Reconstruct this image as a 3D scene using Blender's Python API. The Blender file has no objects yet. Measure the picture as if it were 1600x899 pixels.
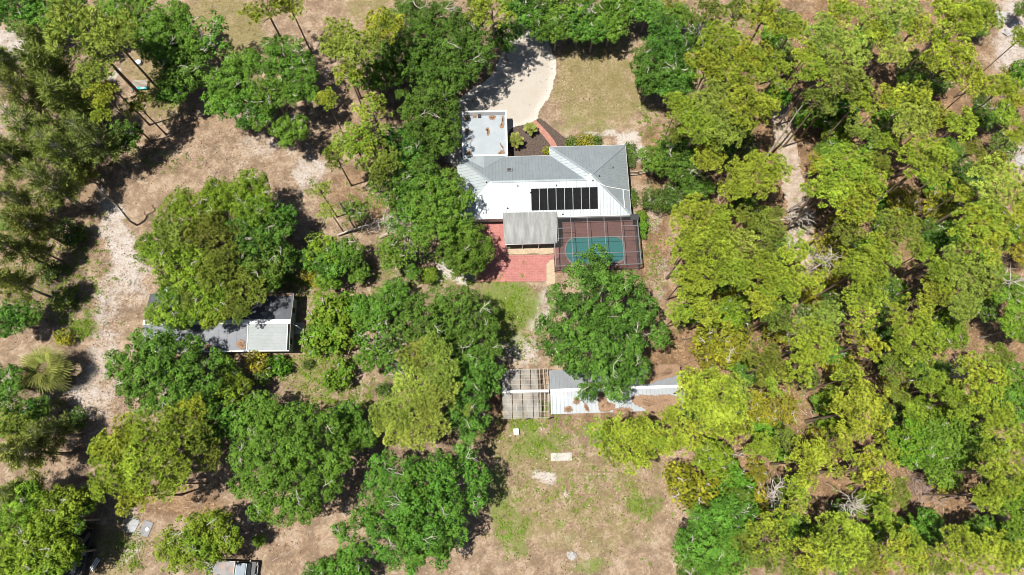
import bpy, bmesh, math, random
import numpy as np
from mathutils import Vector

SC = bpy.context.scene
COL = SC.collection
# ------------------------------------------------------------------ camera
H, TH, F = 90.0, math.radians(16.2), 1067.0
cd = bpy.data.cameras.new("camera"); cam = bpy.data.objects.new("camera", cd); COL.objects.link(cam)
cam.location = (0, 0, H); cam.rotation_euler = (TH, 0, 0)
cd.sensor_width = 36.0; cd.lens = 36.0 * F / 1600.0; cd.clip_start = 0.5; cd.clip_end = 4000
SC.camera = cam
# ------------------------------------------------------------------ light
SUN_EL, SUN_AZ = 71.5, 251.0          # azimuth clockwise from north (+y)
w = bpy.data.worlds.new("World"); SC.world = w; w.use_nodes = True
nt = w.node_tree; bg = nt.nodes["Background"]
sky = nt.nodes.new("ShaderNodeTexSky"); sky.sky_type = 'NISHITA'; sky.sun_disc = False
sky.sun_elevation = math.radians(SUN_EL); sky.sun_rotation = math.radians(SUN_AZ)
nt.links.new(sky.outputs[0], bg.inputs[0]); bg.inputs[1].default_value = 0.05
sd = bpy.data.lights.new("sun", 'SUN'); sd.energy = 4.9; sd.angle = math.radians(0.5); sd.color = (1.0, 0.955, 0.88)
so = bpy.data.objects.new("sun", sd); COL.objects.link(so)
_a, _e = math.radians(SUN_AZ), math.radians(SUN_EL)
sv = Vector((math.sin(_a) * math.cos(_e), math.cos(_a) * math.cos(_e), math.sin(_e)))
so.rotation_euler = sv.to_track_quat('Z', 'Y').to_euler(); so.location = sv * 200
vs = SC.view_settings; vs.view_transform = 'Standard'; vs.look = 'None'; vs.gamma = 1.0; vs.use_curve_mapping = False
vs.exposure = 0.59
SC.cycles.filter_width = 1.0; SC.cycles.diffuse_bounces = 2; SC.cycles.max_bounces = 6

# ------------------------------------------------------------------ helpers
_c, _s = math.cos(TH), math.sin(TH)
def P(px, py, z=0.0):
    """ground (or height z) point of the place that the survey photo shows at px, py"""
    x = (px - 800) / F; y = (449.5 - py) / F
    d = (x, y * _c + _s, y * _s - _c); t = (z - H) / d[2]
    return d[0] * t, d[1] * t
def PX(X, Y, Z):
    X = np.asarray(X, float); Y = np.asarray(Y, float)
    yc = Y * _c + (Z - H) * _s; zc = -Y * _s + (Z - H) * _c
    return 800 + F * X / -zc, 449.5 - F * yc / -zc
def mpp(px, py, z):                      # metres per photo pixel at that place
    X, Y = P(px, py, z); return (Y * _s + (H - z) * _c) / F

def tag(o, label=None, cat=None, group=None, kind=None):
    if label: o["label"] = label
    if cat: o["category"] = cat
    if group: o["group"] = group
    if kind: o["kind"] = kind
    return o
def empty(name, loc=(0, 0, 0), rz=0.0):
    o = bpy.data.objects.new(name, None); COL.objects.link(o)
    o.location = loc; o.rotation_euler = (0, 0, rz); o.empty_display_size = 0.3
    return o
def link(name, me, parent=None, loc=(0, 0, 0), rot=(0, 0, 0), scale=(1, 1, 1)):
    o = bpy.data.objects.new(name, me); COL.objects.link(o)
    o.parent = parent; o.location = loc; o.rotation_euler = rot; o.scale = scale
    return o
def np_mesh(name, V, Fc, mat, tint=None, smooth=False, nside=None):
    V = np.asarray(V, np.float32); Fc = np.asarray(Fc, np.int32); k = Fc.shape[1]; n = len(Fc)
    me = bpy.data.meshes.new(name)
    me.vertices.add(len(V)); me.vertices.foreach_set("co", V.ravel())
    me.loops.add(n * k); me.loops.foreach_set("vertex_index", Fc.ravel())
    me.polygons.add(n); me.polygons.foreach_set("loop_start", np.arange(0, n * k, k, dtype=np.int32))
    me.polygons.foreach_set("loop_total", np.full(n, k, np.int32))
    if smooth: me.polygons.foreach_set("use_smooth", np.ones(n, bool))
    me.update(calc_edges=True)
    if tint is not None:
        a = me.attributes.new("tint", 'FLOAT', 'POINT'); a.data.foreach_set("value", np.asarray(tint, np.float32))
    me.materials.append(mat)
    return me
class MB:
    def __init__(s): s.v = []; s.f = []
    def add(s, v, f):
        o = len(s.v); s.v += [tuple(p) for p in v]; s.f += [tuple(i + o for i in q) for q in f]; return s
    def box(s, c, d, rz=0.0, rx=0.0, ry=0.0):
        hx, hy, hz = d[0] / 2, d[1] / 2, d[2] / 2
        m = __import__("mathutils").Euler((rx, ry, rz)).to_matrix(); c = Vector(c)
        v = [c + m @ Vector((x * hx, y * hy, z * hz)) for x, y, z in
             ((-1,-1,-1),(1,-1,-1),(1,1,-1),(-1,1,-1),(-1,-1,1),(1,-1,1),(1,1,1),(-1,1,1))]
        return s.add(v, ((3,2,1,0),(4,5,6,7),(0,1,5,4),(1,2,6,5),(2,3,7,6),(3,0,4,7)))
    def beam(s, a, b, wd, ht):
        a = Vector(a); b = Vector(b); d = (b - a); L = d.length; d.normalize()
        up = Vector((0, 0, 1))
        if abs(d.z) > 0.98: up = Vector((0, 1, 0))
        r = d.cross(up).normalized(); u = r.cross(d).normalized()
        v = [p + r * (i * wd / 2) + u * (j * ht / 2) for p in (a, b) for i, j in ((-1,-1),(1,-1),(1,1),(-1,1))]
        return s.add(v, ((3,2,1,0),(4,5,6,7),(0,1,5,4),(1,2,6,5),(2,3,7,6),(3,0,4,7)))
    def prism(s, poly, z0, z1):
        """poly ccw in xy; z may be float or per-vertex list"""
        n = len(poly); a = z0 if isinstance(z0, (list, tuple)) else [z0] * n; b = z1 if isinstance(z1, (list, tuple)) else [z1] * n
        v = [(p[0], p[1], a[i]) for i, p in enumerate(poly)] + [(p[0], p[1], b[i]) for i, p in enumerate(poly)]
        f = [tuple(range(n - 1, -1, -1)), tuple(range(n, 2 * n))] + [(i, (i + 1) % n, n + (i + 1) % n, n + i) for i in range(n)]
        return s.add(v, f)
    def tube(s, pts, rad, n=6, cap=True):
        pts = [Vector(p) for p in pts]; rr = rad if isinstance(rad, (list, tuple)) else [rad] * len(pts)
        v = []
        for i, p in enumerate(pts):
            d = (pts[min(i + 1, len(pts) - 1)] - pts[max(i - 1, 0)]).normalized()
            up = Vector((0, 0, 1)) if abs(d.z) < 0.9 else Vector((1, 0, 0))
            r = d.cross(up).normalized(); u = r.cross(d)
            v += [p + (r * math.cos(t) + u * math.sin(t)) * rr[i] for t in (2 * math.pi * k / n for k in range(n))]
        f = [(i * n + k, i * n + (k + 1) % n, (i + 1) * n + (k + 1) % n, (i + 1) * n + k) for i in range(len(pts) - 1) for k in range(n)]
        if cap: f += [tuple(range(n - 1, -1, -1)), tuple((len(pts) - 1) * n + k for k in range(n))]
        return s.add(v, f)
    def mesh(s, name, mat, smooth=False, bevel=0.0):
        me = bpy.data.meshes.new(name); me.from_pydata([tuple(p) for p in s.v], [], s.f)
        bm = bmesh.new(); bm.from_mesh(me); bmesh.ops.recalc_face_normals(bm, faces=bm.faces)
        if bevel: bmesh.ops.bevel(bm, geom=bm.edges[:], offset=bevel, segments=2, affect='EDGES', profile=0.6)
        bm.to_mesh(me); bm.free()
        if smooth:
            for p in me.polygons: p.use_smooth = True
        me.materials.append(mat); me.update(); return me
    def build(s, name, mat, parent=None, smooth=False, bevel=0.0, **k):
        return link(name, s.mesh(name, mat, smooth, bevel), parent, **k)

def hash2(ix, iy, sd):
    h = (ix.astype(np.int64) * 374761393 + iy.astype(np.int64) * 668265263 + sd * 974634777) & 0x7fffffff
    h = ((h ^ (h >> 13)) * 1274126177) & 0x7fffffff
    return ((h ^ (h >> 16)) & 0xffff) / 65535.0
def vnoise(x, y, sd=0):
    ix = np.floor(x); iy = np.floor(y); fx = x - ix; fy = y - iy
    fx = fx * fx * (3 - 2 * fx); fy = fy * fy * (3 - 2 * fy)
    a, b, c2, d = hash2(ix, iy, sd), hash2(ix + 1, iy, sd), hash2(ix, iy + 1, sd), hash2(ix + 1, iy + 1, sd)
    return (a * (1 - fx) + b * fx) * (1 - fy) + (c2 * (1 - fx) + d * fx) * fy
def fbm(x, y, sd=0, o=4):
    t = 0; a = .5; n = 0
    for i in range(o): t = t + a * vnoise(x * 2 ** i, y * 2 ** i, sd + i * 17); n += a; a *= .55
    return t / n

# ------------------------------------------------------------------ materials
class NT:
    def __init__(s, name):
        s.m = bpy.data.materials.new(name); s.m.use_nodes = True; s.t = s.m.node_tree; s.N = s.t.nodes
        s.b = s.N["Principled BSDF"]; s.out = s.N["Material Output"]; s._co = None
    def n(s, ty, **kw):
        x = s.N.new(ty)
        for k, v in kw.items():
            if k in x.inputs.keys(): s.set(x, k, v)
            else: setattr(x, k, v)
        return x
    def set(s, x, k, v):
        if isinstance(v, bpy.types.NodeSocket): s.t.links.new(v, x.inputs[k])
        else: x.inputs[k].default_value = v
    @property
    def co(s):
        if s._co is None: s._co = s.n("ShaderNodeTexCoord").outputs["Object"]
        return s._co
    def noise(s, scale, detail=4, rough=.6, co=None):
        x = s.n("ShaderNodeTexNoise"); x.inputs["Scale"].default_value = scale; x.inputs["Detail"].default_value = detail
        x.inputs["Roughness"].default_value = rough; s.t.links.new(co or s.co, x.inputs["Vector"]); return x.outputs["Fac"]
    def ramp(s, fac, stops):
        x = s.n("ShaderNodeValToRGB"); e = x.color_ramp.elements
        for i, (p, c) in enumerate(stops):
            q = e[i] if i < 2 else e.new(p)
            q.position = p; q.color = (c if isinstance(c, tuple) else (c, c, c)) + (1,)
        s.t.links.new(fac, x.inputs[0]); return x.outputs[0]
    def mix(s, fac, a, b, mode='MIX'):
        x = s.n("ShaderNodeMix", data_type='RGBA', blend_type=mode)
        for i, v in ((0, fac), (6, a), (7, b)):
            if isinstance(v, bpy.types.NodeSocket): s.t.links.new(v, x.inputs[i])
            else: x.inputs[i].default_value = v if i == 0 else tuple(v) + (1,)
        return x.outputs[2]
    def math(s, op, a, b=0.0, clamp=False):
        x = s.n("ShaderNodeMath", operation=op); x.use_clamp = clamp
        for i, v in ((0, a), (1, b)):
            if isinstance(v, bpy.types.NodeSocket): s.t.links.new(v, x.inputs[i])
            else: x.inputs[i].default_value = v
        return x.outputs[0]
    def attr(s, name):
        x = s.n("ShaderNodeAttribute"); x.attribute_name = name; return x.outputs["Fac"]
    def col(s, v): s.set(s.b, "Base Color", v if isinstance(v, bpy.types.NodeSocket) else tuple(v) + (1,))
    def bump(s, h, st=.4, dist=.05):
        x = s.n("ShaderNodeBump"); x.inputs["Strength"].default_value = st; x.inputs["Distance"].default_value = dist
        s.t.links.new(h, x.inputs["Height"]); s.t.links.new(x.outputs[0], s.b.inputs["Normal"])
def plain(name, c, rough=.7, metal=0.0, var=.25, scale=2.0, spec=.3, dirt=None, bump=0.0):
    t = NT(name)
    n = t.noise(scale, 5, .65)
    lo = tuple(x * (1 - var) for x in c); hi = tuple(min(1, x * (1 + var)) for x in c)
    r = t.ramp(n, [(.3, lo), (.7, hi)])
    if dirt:
        n2 = t.noise(dirt[1], 6, .7); f = t.ramp(n2, [(dirt[2], 0.0), (dirt[2] + .15, 1.0)])
        r = t.mix(f, r, dirt[0])
    t.col(r); t.b.inputs["Roughness"].default_value = rough; t.b.inputs["Metallic"].default_value = metal
    t.b.inputs["Specular IOR Level"].default_value = spec
    if bump: t.bump(t.noise(scale * 6, 4), bump, .03)
    return t.m
def leaf_mat(name, dark, light, hue=None, trans=.13, hv=.12):
    """tint attribute: leaf to leaf variation, dark end deepened to stand in for crown shade; hue: colour the odd tree or clump drifts towards"""
    t = NT(name)
    c = t.ramp(t.attr("tint"), [(0.0, dark), (1.0, light)])
    oi = t.n("ShaderNodeObjectInfo").outputs["Random"]
    va = t.n("ShaderNodeVectorMath", operation='ADD'); t.t.links.new(t.co, va.inputs[0]); cb = t.n("ShaderNodeCombineXYZ")
    for i_ in range(3): t.t.links.new(t.math('MULTIPLY', oi, 60.0 + 13 * i_), cb.inputs[i_])
    t.t.links.new(cb.outputs[0], va.inputs[1]); pn = t.noise(.42, 3, .6, va.outputs[0])
    c = t.mix(t.ramp(pn, [(.30, .55), (.5, 0.0)]), c, dark); c = t.mix(t.ramp(pn, [(.52, 0.0), (.72, .7)]), c, tuple(min(1, q * 1.18 + .01) for q in light))
    if hue: c = t.mix(t.math('MULTIPLY', t.math('FRACT', t.math('ADD', oi, pn)), .6), c, hue)
    r2 = t.math('FRACT', t.math('MULTIPLY', oi, 7.31))
    hs = t.n("ShaderNodeHueSaturation"); t.t.links.new(c, hs.inputs["Color"])
    t.t.links.new(t.math('ADD', t.math('MULTIPLY', r2, hv * .25), .5 - hv * .125), hs.inputs["Hue"])
    t.t.links.new(t.math('ADD', t.math('MULTIPLY', oi, .35), .82), hs.inputs["Value"])
    c = hs.outputs[0]
    t.col(c); t.b.inputs["Roughness"].default_value = .6; t.b.inputs["Specular IOR Level"].default_value = .12
    tr = t.n("ShaderNodeBsdfTranslucent"); t.t.links.new(c, tr.inputs[0])
    ms = t.n("ShaderNodeMixShader"); ms.inputs[0].default_value = trans
    t.t.links.new(t.b.outputs[0], ms.inputs[1]); t.t.links.new(tr.outputs[0], ms.inputs[2])
    t.t.links.new(ms.outputs[0], t.out.inputs[0]); return t.m
M = {}
M['oak'] = leaf_mat("oak_leaf", (.006, .022, .004), (.138, .285, .032), (.165, .285, .032))
M['oakd'] = leaf_mat("dark_oak_leaf", (.005, .020, .005), (.108, .245, .030), (.15, .24, .032))
M['oakb'] = leaf_mat("bright_oak_leaf", (.008, .03, .004), (.20, .35, .028), (.23, .31, .026))
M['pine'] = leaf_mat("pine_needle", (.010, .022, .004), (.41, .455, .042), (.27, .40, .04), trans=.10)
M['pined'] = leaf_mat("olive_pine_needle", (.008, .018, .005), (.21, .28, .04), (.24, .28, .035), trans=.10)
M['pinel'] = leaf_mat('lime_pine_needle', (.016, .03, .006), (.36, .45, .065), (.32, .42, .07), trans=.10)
M['cas'] = leaf_mat("casuarina_needle", (.03, .045, .012), (.31, .36, .09), (.27, .34, .05), trans=.15)
M['yel'] = leaf_mat("yellow_leaf", (.08, .09, .008), (.34, .30, .025), (.24, .27, .03))
M['lime'] = leaf_mat("lime_leaf", (.015, .06, .004), (.14, .29, .025), (.18, .27, .025))
M['hedge'] = leaf_mat("hedge_leaf", (.03, .07, .012), (.13, .20, .03))
M['palm'] = leaf_mat("palm_leaf", (.08, .11, .015), (.34, .36, .09), trans=.15)
M['dead'] = leaf_mat("dead_leaf", (.16, .09, .045), (.42, .27, .14), trans=.1)
M['bark_pine'] = plain("pine_bark", (.20, .145, .105), .9, var=.45, scale=3, bump=.6)
M['bark_oak'] = plain("oak_bark", (.22, .195, .165), .9, var=.4, scale=3, bump=.6)
M['bark_grey'] = plain("grey_dead_wood", (.42, .38, .33), .9, var=.3, scale=4, bump=.4)
M['white'] = plain("white_paint", (.72, .72, .70), .5, var=.05)
M['dark'] = plain("dark_trim", (.035, .037, .04), .6, var=.2)
M['alu'] = plain("bronze_frame", (.20, .205, .21), .45, metal=.3, var=.08)
M['wood_grey'] = plain("weathered_wood", (.33, .29, .24), .9, var=.3, scale=5)
M['wood_brown'] = plain("brown_wood", (.20, .13, .085), .85, var=.3, scale=5)
M['conc'] = plain("concrete", (.40, .385, .345), .9, var=.16, scale=2, dirt=((.3, .27, .2), 1.3, .58))
M['rock'] = plain("white_rock", (.36, .35, .335), .9, var=.3, scale=1.5, bump=.5)
M['wall'] = plain("pale_stucco", (.66, .63, .57), .85, var=.06)
M['glass'] = plain("window_glass", (.03, .04, .045), .06, var=.1, spec=.8)

def metal_roof(name, c, rough, metal, dirt):
    t = NT(name)
    n = t.noise(.6, 6, .65); n2 = t.noise(4, 4, .6)
    r = t.ramp(n, [(.25, tuple(x * .86 for x in c)), (.7, tuple(min(1, x * 1.06) for x in c))])
    r = t.mix(t.ramp(t.noise(1.1, 8, .75), [(.56, 0.0), (.75, .55)]), r, dirt)
    t.col(r); t.b.inputs["Metallic"].default_value = metal
    t.set(t.b, "Roughness", t.ramp(n2, [(.2, rough - .05), (.8, rough + .07)]))
    return t.m
M['metal'] = metal_roof("galvalume_roof", (.39, .435, .45), .48, .60, (.47, .46, .44))
M['metal_shed'] = metal_roof("shed_metal_roof", (.38, .405, .425), .47, .6, (.45, .40, .33))
M['barn'] = metal_roof("shade_grey_metal_roof", (.065, .071, .082), .6, .05, (.22, .21, .2))  # north slope: its lack of sun sheen is put into a darker grey
M['barn2'] = metal_roof("sunlit_grey_metal_roof", (.135, .147, .168), .6, .05, (.42, .36, .3))  # south slope of the same roof, sunlit brightness put into the colour
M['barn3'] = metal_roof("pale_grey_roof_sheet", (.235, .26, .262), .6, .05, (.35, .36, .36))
M['seam'] = plain('weathered_seam',(.30,.32,.33),.6,metal=.4,var=.25)
def membrane():
    t = NT("carport_membrane")
    r = t.ramp(t.noise(.5, 6, .7), [(.3, (.27, .305, .33)), (.7, (.35, .38, .405))])
    r = t.mix(t.ramp(t.noise(2.2, 6, .7), [(.6, 0.0), (.78, .5)]), r, (.36, .34, .31))
    t.col(r); t.b.inputs["Roughness"].default_value = .7; return t.m
M['membrane'] = membrane()
def porch_mat():
    t = NT("porch_roll_roof")
    mp = t.n("ShaderNodeMapping"); t.t.links.new(t.co, mp.inputs[0]); mp.inputs["Scale"].default_value = (1.6, .25, 1)
    st = t.noise(1.0, 7, .7, mp.outputs[0])
    r = t.ramp(st, [(.3, (.15, .155, .15)), (.5, (.225, .23, .225)), (.72, (.35, .35, .335))])
    r = t.mix(t.ramp(t.noise(.8, 7, .75), [(.5, 0.0), (.75, .7)]), r, (.19, .185, .175))
    t.col(r); t.b.inputs["Roughness"].default_value = .85; return t.m
M['porch'] = porch_mat()
def brick_mat(name, c1, c2, mortar, bw, bh, msz=.012, rot=0.0):
    t = NT(name)
    mp = t.n("ShaderNodeMapping"); t.t.links.new(t.co, mp.inputs[0]); mp.inputs["Rotation"].default_value = (0, 0, rot)
    b = t.n("ShaderNodeTexBrick"); t.t.links.new(mp.outputs[0], b.inputs["Vector"])
    b.inputs["Scale"].default_value = 1.0; b.inputs["Brick Width"].default_value = bw; b.inputs["Row Height"].default_value = bh
    b.inputs["Mortar Size"].default_value = msz; b.inputs["Color1"].default_value = c1 + (1,); b.inputs["Color2"].default_value = c2 + (1,)
    b.inputs["Mortar"].default_value = mortar + (1,)
    r = t.mix(.5, b.outputs[0], t.ramp(t.noise(1.0, 6, .7), [(.25, .32), (.75, .72)]), 'OVERLAY')
    r = t.mix(t.ramp(t.noise(3, 6, .7), [(.6, 0.0), (.8, .45)]), r, (.45, .33, .25))
    t.col(r); t.b.inputs["Roughness"].default_value = .85; t.bump(b.outputs["Fac"], -.4, .02); return t.m
M['paver'] = brick_mat("red_pavers", (.30, .10, .09), (.37, .14, .122), (.35, .18, .155), .42, .24, .022)
M['deck'] = brick_mat("brown_red_pavers", (.25, .115, .10), (.285, .135, .115), (.19, .095, .08), .42, .21, .02)
M['path'] = brick_mat("path_bricks", (.33, .14, .10), (.40, .185, .14), (.27, .15, .115), .22, .11, .012)
def gravel():
    t = NT("pale_gravel")
    r = t.ramp(t.noise(7, 4, .8), [(.28, (.27, .245, .205)), (.5, (.39, .355, .305)), (.72, (.50, .46, .405))])
    r = t.mix(t.ramp(t.noise(.5, 6, .7), [(.45, 0.0), (.75, .6)]), r, (.32, .265, .20))
    r = t.mix(t.math('MULTIPLY', t.attr("tint"), t.ramp(t.noise(3, 4, .8), [(.35, 0.0), (.6, .9)])), r, (.57, .54, .49))
    t.col(r); t.b.inputs["Roughness"].default_value = .95; t.bump(t.noise(9, 3), .4, .04); return t.m
M['gravel'] = gravel()
M['mulch'] = plain("dark_mulch", (.085, .062, .05), .95, var=.6, scale=6, dirt=((.15, .11, .08), 3, .56), bump=.7)
M['sand'] = plain("pale_sand", (.40, .315, .22), .95, var=.18, scale=3, dirt=((.45, .33, .22), 1.5, .55))
M['track'] = plain('pale_track_sand',(.34,.275,.22),.95,var=.35,scale=1.4,dirt=((.27,.175,.115),.9,.5),bump=.3)
def litter_mat():
    t = NT("fallen_leaf_cover")
    r = t.ramp(t.noise(7, 5, .8), [(.3, (.15, .09, .05)), (.55, (.29, .185, .115)), (.75, (.41, .285, .185))])
    t.col(r); t.b.inputs["Roughness"].default_value = .95; t.bump(t.noise(10, 3), .6, .05); return t.m
M['litter'] = litter_mat()
def screen_mat():
    t = NT("insect_screen")
    t.col((.03, .032, .034)); t.b.inputs["Roughness"].default_value = .8
    tr = t.n("ShaderNodeBsdfTransparent"); ms = t.n("ShaderNodeMixShader"); ms.inputs[0].default_value = .24
    t.t.links.new(tr.outputs[0], ms.inputs[1]); t.t.links.new(t.b.outputs[0], ms.inputs[2]); t.t.links.new(ms.outputs[0], t.out.inputs[0])
    return t.m
M['screen'] = screen_mat()
def water_mat():
    t = NT("pool_water")
    t.col((.10, .40, .40)); t.b.inputs["Roughness"].default_value = .04; t.b.inputs["IOR"].default_value = 1.33
    t.bump(t.noise(1.2, 3), .15, .05)
    tr = t.n("ShaderNodeBsdfTransparent"); tr.inputs[0].default_value = (.62, .93, .9, 1)
    ms = t.n("ShaderNodeMixShader"); ms.inputs[0].default_value = .5
    t.t.links.new(tr.outputs[0], ms.inputs[1]); t.t.links.new(t.b.outputs[0], ms.inputs[2]); t.t.links.new(ms.outputs[0], t.out.inputs[0])
    return t.m
M['water'] = water_mat()
M['plaster'] = plain("pool_plaster", (.35, .68, .63), .8, var=.08)
M['solar'] = plain("solar_tube", (.008, .008, .009), .75, var=.5, scale=2, spec=.15)

# ------------------------------------------------------------------ ground
# blobs in survey (photo) coordinates: x, y, rx, ry, angle, mask, strength
BLOBS = [
 # Y dry olive grass
 (930,130,85,85,0,'Y',.75),(345,45,70,50,0,'Y',.9),(590,10,60,30,0,'Y',.6),(380,75,40,30,0,'Y',.6),(900,800,130,95,0,'Y',.5),(880,760,120,110,0,'S',.18),(820,700,70,40,0,'Y',.6),
 (500,560,70,50,0,'Y',.5),(255,150,40,40,0,'Y',.6),(190,860,60,50,0,'Y',.6),(480,620,60,40,0,'Y',.4),(1000,720,50,50,0,'Y',.3),(230,110,40,30,0,'Y',.5),
 # G green grass
 (905,195,60,22,10,'G',.45),(960,195,25,10,0,'G',.35),(1000,160,25,35,0,'G',.3),(790,470,62,42,0,'G',.95),(800,505,35,40,0,'G',.8),(800,745,55,55,30,'G',.30),
 (795,825,30,55,-20,'G',.65),(775,765,22,40,0,'G',.6),(835,690,45,28,0,'G',.7),(870,685,60,22,0,'G',.5),(810,662,28,10,0,'G',.9),(1000,788,32,26,0,'G',.65),
 (930,888,34,14,0,'G',.75),(895,830,50,40,0,'G',.25),(436,572,20,17,0,'G',.9),(480,560,25,35,0,'G',.4),(485,535,30,60,0,'G',.35),(130,515,20,14,0,'G',.75),
 (225,395,15,25,0,'G',.3),(465,430,50,14,0,'G',.5),(760,432,70,8,0,'G',.55),(620,430,60,40,0,'G',.35),(500,470,40,30,0,'G',.4),(190,855,14,20,0,'G',.5),
 (350,25,60,20,0,'G',.2),(540,640,50,40,0,'G',.3),(250,150,30,20,0,'G',.4),(420,800,20,20,0,'G',.4),(1090,240,15,15,0,'G',.2),(640,440,20,30,0,'G',.4),
 # S pale sand
 (180,365,24,60,-30,'S',.8),(205,415,32,40,-30,'S',.7),(195,455,50,30,0,'S',.55),(160,520,36,60,15,'S',.6),(150,600,40,45,0,'S',.5),(480,265,32,36,20,'S',.75),
 (345,235,110,40,0,'S',.38),(120,640,70,60,0,'S',.3),(440,215,60,30,0,'S',.4),(20,75,50,36,0,'S',.8),(15,190,30,40,0,'S',.5),(960,212,45,8,0,'S',.75),(985,230,18,30,-20,'S',.8),(1010,330,14,60,0,'S',.55),
 (1000,245,20,20,0,'S',.6),(1030,440,18,60,0,'S',.5),(815,540,40,22,0,'S',.8),(845,480,20,45,10,'S',.7),(815,565,50,16,0,'S',.5),(843,752,16,13,0,'S',1),(872,778,9,9,0,'S',.9),
 (935,758,50,22,0,'S',.25),(900,860,40,30,0,'S',.2),(690,425,20,26,0,'S',1),(715,438,35,12,0,'S',1),(700,250,14,22,0,'S',.7),(625,430,30,30,0,'S',.45),(600,460,40,20,0,'S',.35),(500,450,50,20,0,'S',.35),
 (580,690,10,20,0,'S',.6),(205,840,25,50,0,'S',.6),(1585,60,40,90,0,'S',.8),(1595,240,20,50,0,'S',.7),(1250,350,22,50,0,'S',.8),(1225,230,14,50,-10,'S',.6),(1260,450,30,40,0,'S',.6),(1260,500,25,30,0,'S',.6),
 (540,600,60,50,0,'S',.35),(700,560,40,30,0,'S',.3),(780,650,20,40,0,'S',.2),(1030,860,60,50,0,'S',.3),(740,880,60,40,0,'S',.25),(930,160,60,30,0,'S',.25),(480,850,80,40,0,'S',.25),
 (100,640,60,40,0,'S',.3),(60,300,40,30,0,'S',.3),(60,440,60,40,0,'S',.3),
 # R orange-brown needles and leaves
 (1340,450,330,560,0,'R',.8),(1020,250,40,60,0,'R',.5),(1020,400,20,60,0,'R',.6),(270,790,90,30,0,'R',.55),(560,300,60,50,0,'R',.5),(300,215,90,60,0,'R',.3),(1060,560,60,40,0,'R',.75),
 (60,350,120,110,0,'R',.35),(560,180,60,60,0,'R',.35),(960,660,90,20,0,'R',.5),(60,30,50,30,0,'R',.7),(490,840,90,50,0,'R',.25),(1000,60,40,60,0,'R',.3),(760,650,25,50,0,'R',.6),(1500,780,70,40,0,'R',.4),
 # D dark litter soil
 (90,500,70,60,0,'D',.35),(110,440,50,40,0,'D',.4),(60,620,60,60,0,'D',.5),(660,100,110,110,0,'D',.6),(680,250,70,70,0,'D',.5),(450,640,100,60,0,'D',.35),(640,720,110,120,0,'D',.5),(330,400,90,80,0,'D',.45),(135,860,30,50,0,'D',.9),
 (90,160,110,110,0,'D',.45),(140,230,60,50,0,'D',.5),(760,130,20,40,0,'D',.6),(175,480,40,30,0,'D',.25),
]
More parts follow.
